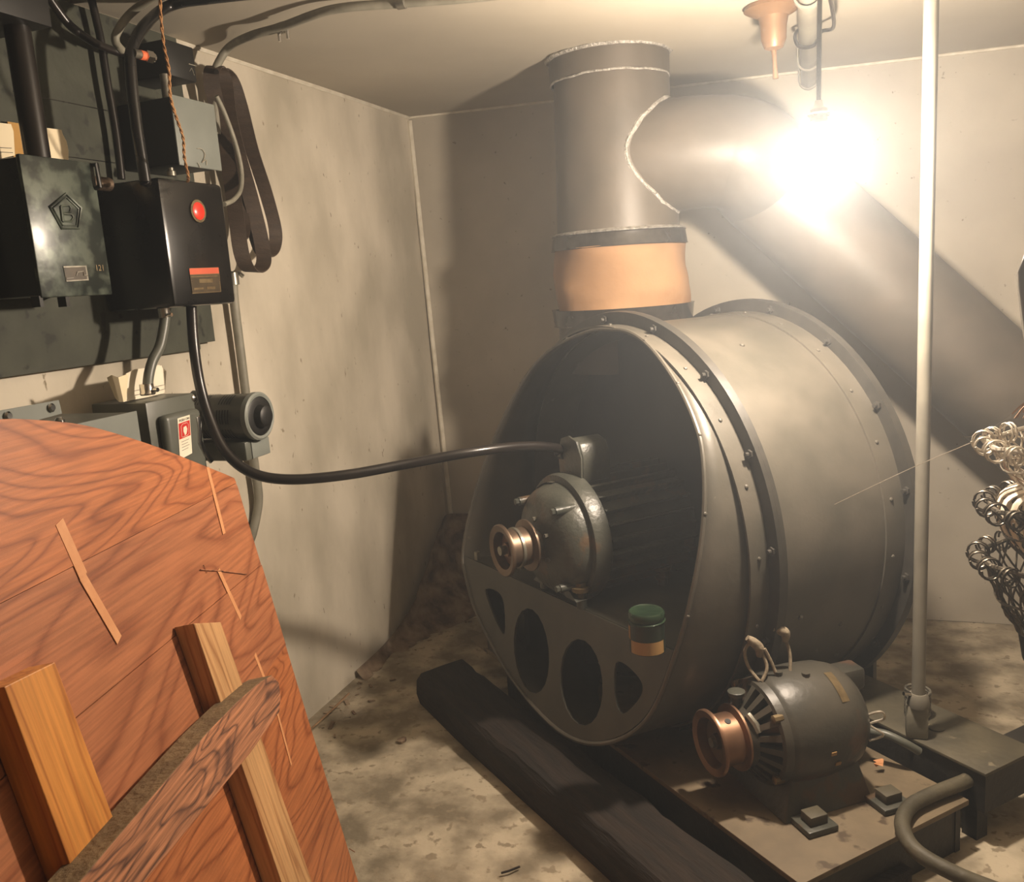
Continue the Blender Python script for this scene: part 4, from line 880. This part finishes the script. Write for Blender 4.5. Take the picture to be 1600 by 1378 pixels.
# ------------------------------------------------------------------ plywood sheet with studs
hv = ray(845, 500); vv = -ray(1950, 5900)
hh = hv.normalized(); nn_ = vv.cross(hh).normalized()
if nn_.dot(V((1, 0, 0))) < 0: nn_ = -nn_
uv_v = nn_.cross(hh).normalized()
if uv_v.z < 0: uv_v = -uv_v
K0 = aX(365, 745, -1.80); KP = CAM + (K0-CAM)*.74
def onP(x, y, off=0): return onplane(x, y, nn_, KP+nn_*off)
PF = Matrix((hh, nn_.cross(hh), nn_)).transposed().to_4x4(); PF.translation = KP
if (nn_.cross(hh)).z < 0: pass
Pinv = PF.inverted()
ply = thing('plywood_sheet', 'round-topped orange plywood sheet leaning at the left in the foreground', 'plywood', KP, fr=PF)
top = catmull([onP(*p) for p in ((-420,800),(-250,712),(-100,668),(0,655),(70,657),(130,664),(190,680),(250,700),(310,724),(345,738),(357,743))], 4)
edge = [onP(366, 747), onP(372, 760), onP(465, 1069), onP(560, 1378)]
dn = (edge[-1]-edge[-2]).normalized(); tt = (0.006-edge[-1].z)/dn.z; edge.append(edge[-1]+dn*max(tt, .01))
botl = onP(-420, 800); dl = V(botl); kk = (botl.z-.006)/uv_v.z; botl2 = botl-uv_v*kk
poly = [Pinv @ p for p in top+edge+[botl2]]
poly = [(p.x, p.y) for p in poly]
def clip(poly, v0, keep_above, s=0.):
    out = []; n = len(poly); f = lambda p: (p[1]-s*p[0]-v0)*(1 if keep_above else -1)
    for i in range(n):
        a, c = poly[i], poly[(i+1) % n]; fa_, fc = f(a), f(c)
        if fa_ >= 0: out.append(a)
        if fa_*fc < 0: t = fa_/(fa_-fc); out.append((a[0]+(c[0]-a[0])*t, a[1]+(c[1]-a[1])*t))
    return out
seams = []
for (a, c) in (((140,872),(367,756)), ((121,1120),(409,882)), ((300,1215),(446,1009))):
    A_, C_ = Pinv @ onP(*a), Pinv @ onP(*c); sl_ = (C_.y-A_.y)/(C_.x-A_.x); seams.append((A_.y-sl_*A_.x, sl_))
rem = poly; planks = []; sgn = True
up_is_pos = (Pinv @ onP(200, 700)).y > (Pinv @ onP(200, 1200)).y
for (v0, s_) in seams:
    planks.append(clip(rem, v0+(.0006 if up_is_pos else -.0006), up_is_pos, s_)); rem = clip(rem, v0-(.0006 if up_is_pos else -.0006), not up_is_pos, s_)
planks.append(rem)
for i, pg in enumerate(planks):
    if len(pg) < 3: continue
    off = (0, -.0012, .0004, -.0006)[i]
    b = MB(); b.prism([PF @ V((x, y, -.018+off)) for x, y in pg], nn_*.018)
    o = b.build('veneer_panel', M['plyface'] if i in (0, 3) else M['plyface2'], ply, smooth=False)
for (a, c, w) in (((92,815),(130,900),.012), ((128,900),(186,1000),.010), ((324,730),(350,834),.0075), ((341,890),(376,966),.007), ((398,1022),(432,1110),.006), ((432,1110),(455,1195),.005)):
    A_, C_ = onP(*a, .0), onP(*c, .0); b = MB(); b.ribbon([A_+nn_*.0002, C_+nn_*.0002], (C_-A_).cross(nn_), w*2, .0014); b.build('filler_strip', M['filler'], ply, smooth=False)
b = MB(); b.tube([onP(313,890,.001), onP(345,892,.001), onP(385,897,.001)], .0012, 5); b.tube([onP(318,883,.001), onP(324,895,.001)], .001, 5); b.tube([onP(546,1326,.001), onP(554,1331,.001)], .0012, 5); b.build('scratch_mark', M['rough'], ply)
# studs: separate things nailed to the sheet -> parts of it
def stud(pxf, th, mt_, name, topmt=None):
    q = [onP(x, y, th) for (x, y) in pxf]; fr_ = PF
    b = MB(); b.prism([p-nn_*(th-.0005) for p in q], nn_*(th-.0005))
    return b.build(name, mt_, ply, smooth=False, bevel=.0015)
def lumber(name, mt_, q, vec, label=None):
    """own frame with X along the grain so that the wood runs along it"""
    b = MB(); b.prism(q, vec); d = (q[1]-q[2]); x = d.normalized(); z = V(vec).normalized(); y = z.cross(x).normalized(); z = x.cross(y)
    fr_ = Matrix((x, y, z)).transposed().to_4x4(); fr_.translation = q[2]
    o = b.build(name, mt_, fr=fr_, smooth=False, bevel=.0015)
    o.parent = ply; o.matrix_parent_inverse = Matrix.Identity(4); o.matrix_local = PF.inverted() @ fr_
    if label: o['label'] = label
    return o
def quad_stud(tl, tr, br, bl, th):
    a = [onP(*p, th) for p in (tl, tr, br, bl)]
    # extend down
    ext = .25; a[2] = a[2]+(a[2]-a[1]).normalized()*ext; a[3] = a[3]+(a[3]-a[0]).normalized()*ext
    for i in (2, 3):
        pass
    return a
TH = .040
q = quad_stud((303,974), (345,972), (488,1378), (440,1378), TH)
lumber('stud', M['stud2'], [q[0], q[1], q[2], q[3]], -nn_*(TH-.001), 'pale stud on the plywood, farther one')
q = quad_stud((7,1073), (86,1034), (215,1378), (120,1378), TH*1.0)
lumber('stud', M['stud'], [q[0], q[1], q[2], q[3]], -nn_*(TH-.001), 'yellow stud on the plywood, nearer one')
# rough brace across the studs
t2 = TH+.040
q = [onP(*p, t2) for p in ((327,1158), (415,1047), (439,1100), (150,1400))]
bA = [onP(398,1082,t2), onP(436,1090,t2)]
fa_ = [onP(75,1420,t2), onP(200,1275,t2), onP(330,1165,t2), onP(415,1060,t2), onP(425,1055,t2), onP(438,1072,t2), onP(434,1106,t2), onP(330,1222,t2), onP(160,1420,t2)]
front = [onP(*p, t2) for p in ((82,1430),(124,1378),(195,1294),(327,1141),(370,1097),(405,1066),(425,1055),(436,1066),(439,1090),(437,1112),(392,1176),(338,1242),(225,1380),(190,1425))]
b = MB(); b.prism(front, -nn_*.052); x = (front[3]-front[0]).normalized(); z = nn_; y = z.cross(x)
fr_ = Matrix((x, y, z)).transposed().to_4x4(); fr_.translation = front[0]
o = b.build('brace', M['rough'], fr=fr_, smooth=False, bevel=.002); o.parent = ply; o.matrix_local = PF.inverted() @ fr_; o['label'] = 'rough brown brace nailed across both studs'
o.data.materials.append(M['olive'])
for f in o.data.polygons:
    if f.normal.y*1.0 > .6 or f.normal.y*1.0 < -.6:
        wn = fr_.to_3x3() @ f.normal
        if wn.z > .3: f.material_index = 1

# ------------------------------------------------------------------ wire baskets at right, plastic sheet, thread
bx = aX(1640, 800, .58); BC = V((.56, 2.10, 0))
def basket(c, r, h, name, label, loops=True, mt_=M['wire']):
    t_ = thing(name, label, 'wire basket', c, 'tiers of wire baskets at the right edge')
    b = MB()
    for (z, rr_, rad) in ((0, r*.62, .005), (h*.45, r*.86, .003), (h, r, .005)):
        b.tube([c+V((cos(t)*rr_, sin(t)*rr_, z+.004*sin(t*7))) for t in [2*pi*k/40 for k in range(40)]], rad, 6, True)
    b.build('hoops', mt_, t_)
    b = MB()
    for k in range(34):
        t = 2*pi*k/34
        for s_ in (-1, 1):
            P = []
            for j in range(7):
                u = j/6; a = t+s_*u*.55+.05*sin(k*2.3+j); rr_ = r*(.62+.38*u**.7)*(1+.03*sin(k*1.7+j*2)); P.append(c+V((cos(a)*rr_, sin(a)*rr_, h*u)))
            b.tube(P, .0022, 5)
    b.build('woven_wires', mt_, t_)
    for k in range(20):
        a = 2*pi*k/20; o_ = V((cos(a), sin(a), 0)); cc = c+o_*(r+.010)+ZZ*(h-.004); rl = .019+.004*sin(k*3.1)
        b = MB(); b.tube([cc+o_*(rl*cos(t)) + ZZ*(rl*sin(t)) + V((-sin(a), cos(a), 0))*(t/pi*.005) for t in [4*pi*j/28 for j in range(29)]], .0024, 5)
        b.build('rim_loop', mt_, t_)
    return t_
rng_z = [(.735, .16), (.93, .13), (1.125, .09)]
BX = V((.445, 1.93, 0))
basket(V((BX.x, BX.y, .84)), .165, .145, 'wire_basket', 'lowest dark woven wire basket at right edge, above floor')
basket(V((BX.x, BX.y, .995)), .155, .10, 'wire_basket', 'middle dark wire basket at right edge, beneath the cream coiled strip')
tb_ = basket(V((BX.x, BX.y, 1.135)), .16, .085, 'wire_basket', 'topmost pale-rimmed wire basket at right edge, holding copper wires', mt_=M['wirelt'])
b = MB()
for k in range(26):
    a = 2*pi*k/26; o_ = V((cos(a), sin(a), 0)); b.ribbon(catmull([V((BX.x, BX.y, 1.13))+o_*.10, V((BX.x, BX.y, 1.11))+o_*.137, V((BX.x, BX.y, 1.06))+o_*.142, V((BX.x, BX.y, 1.012))+o_*.112], 4), V((-sin(a), cos(a), 0)), .016, .003)
tag(b.build('coiled_strip', M['coil']), 'bundle of cream plastic strips between top and middle wire baskets', 'strip bundle')
b = MB()
for k in range(30):
    a = random.uniform(0, 2*pi); d = V((cos(a), sin(a), 0)); c = V((BX.x, BX.y, 1.265)); b.tube(catmull([c+d*.03+ZZ*.02*random.random(), c+d*.09+ZZ*(.02+.02*random.random()), c+d*(.10+.03*random.random())+ZZ*.01*random.random()], 4), .002, 4)
b.tube([V((BX.x, BX.y, 1.15))+V((.05*cos(k*.7), .05*sin(k*.7), .0015*k)) for k in range(100)], .003, 5)
tag(b.build('copper_wires', M['copper'], smooth=True), 'tangle of copper coloured wires in the topmost wire basket', 'wires')
st_ = thing('basket_stand', 'dark stand post carrying the wire baskets at right edge', 'stand', V((BX.x, BX.y, 0)))
b = MB(); b.lathe(V((BX.x, BX.y, 0)), ZZ, [(0, .16), (.02, .15), (.03, .03), (.66, .03), (.72, .06), (.77, .09), (.83, .10), (.838, .09)], 28); b.build('pedestal', M['blackm'], st_)
b = MB(); b.cyl(V((BX.x, BX.y, .83)), V((BX.x, BX.y, 1.25)), .012, n=12); b.build('post', M['blackm'], st_)
b = MB(); c = ray(1622, 440)*1.6+CAM; 
pp = [CAM+ray(x, y)*1.7 for (x, y) in ((1642,330),(1604,388),(1590,424),(1592,450),(1598,500),(1607,560),(1660,600))]
b.prism(pp, fwd*.04+RT*.02)
pk = b.build('plastic_cover', M['plastic'], bevel=.006); tag(pk, 'gray plastic lamp housing entering at the right edge', 'housing')
MW[pk.name] = pk.matrix_world.copy(); tp_ = (pp[0]+pp[-1])/2+fwd*.02; tp_.z = pp[0].z-.01
b = MB(); b.cyl(tp_, V((tp_.x, tp_.y, ceil_z(tp_.x))), .004, n=8); b.build('hanger_wire', M['wire'], pk)
b = MB(); a_, c_ = CAM+ray(1300, 790)*2.42, CAM+ray(1650, 632)*2.0
a_ = V((.0, 2.32, .982)); 
b.tube(catmull([CAM+ray(1304,788)*2.32, CAM+ray(1420,733)*2.25, CAM+ray(1530,686)*2.18, CAM+ray(1575,664)*2.14], 5), .0009, 5)
tag(b.build('thin_thread', M['wirelt']), 'thin pale thread stretching from drum side to top wire basket', 'thread')
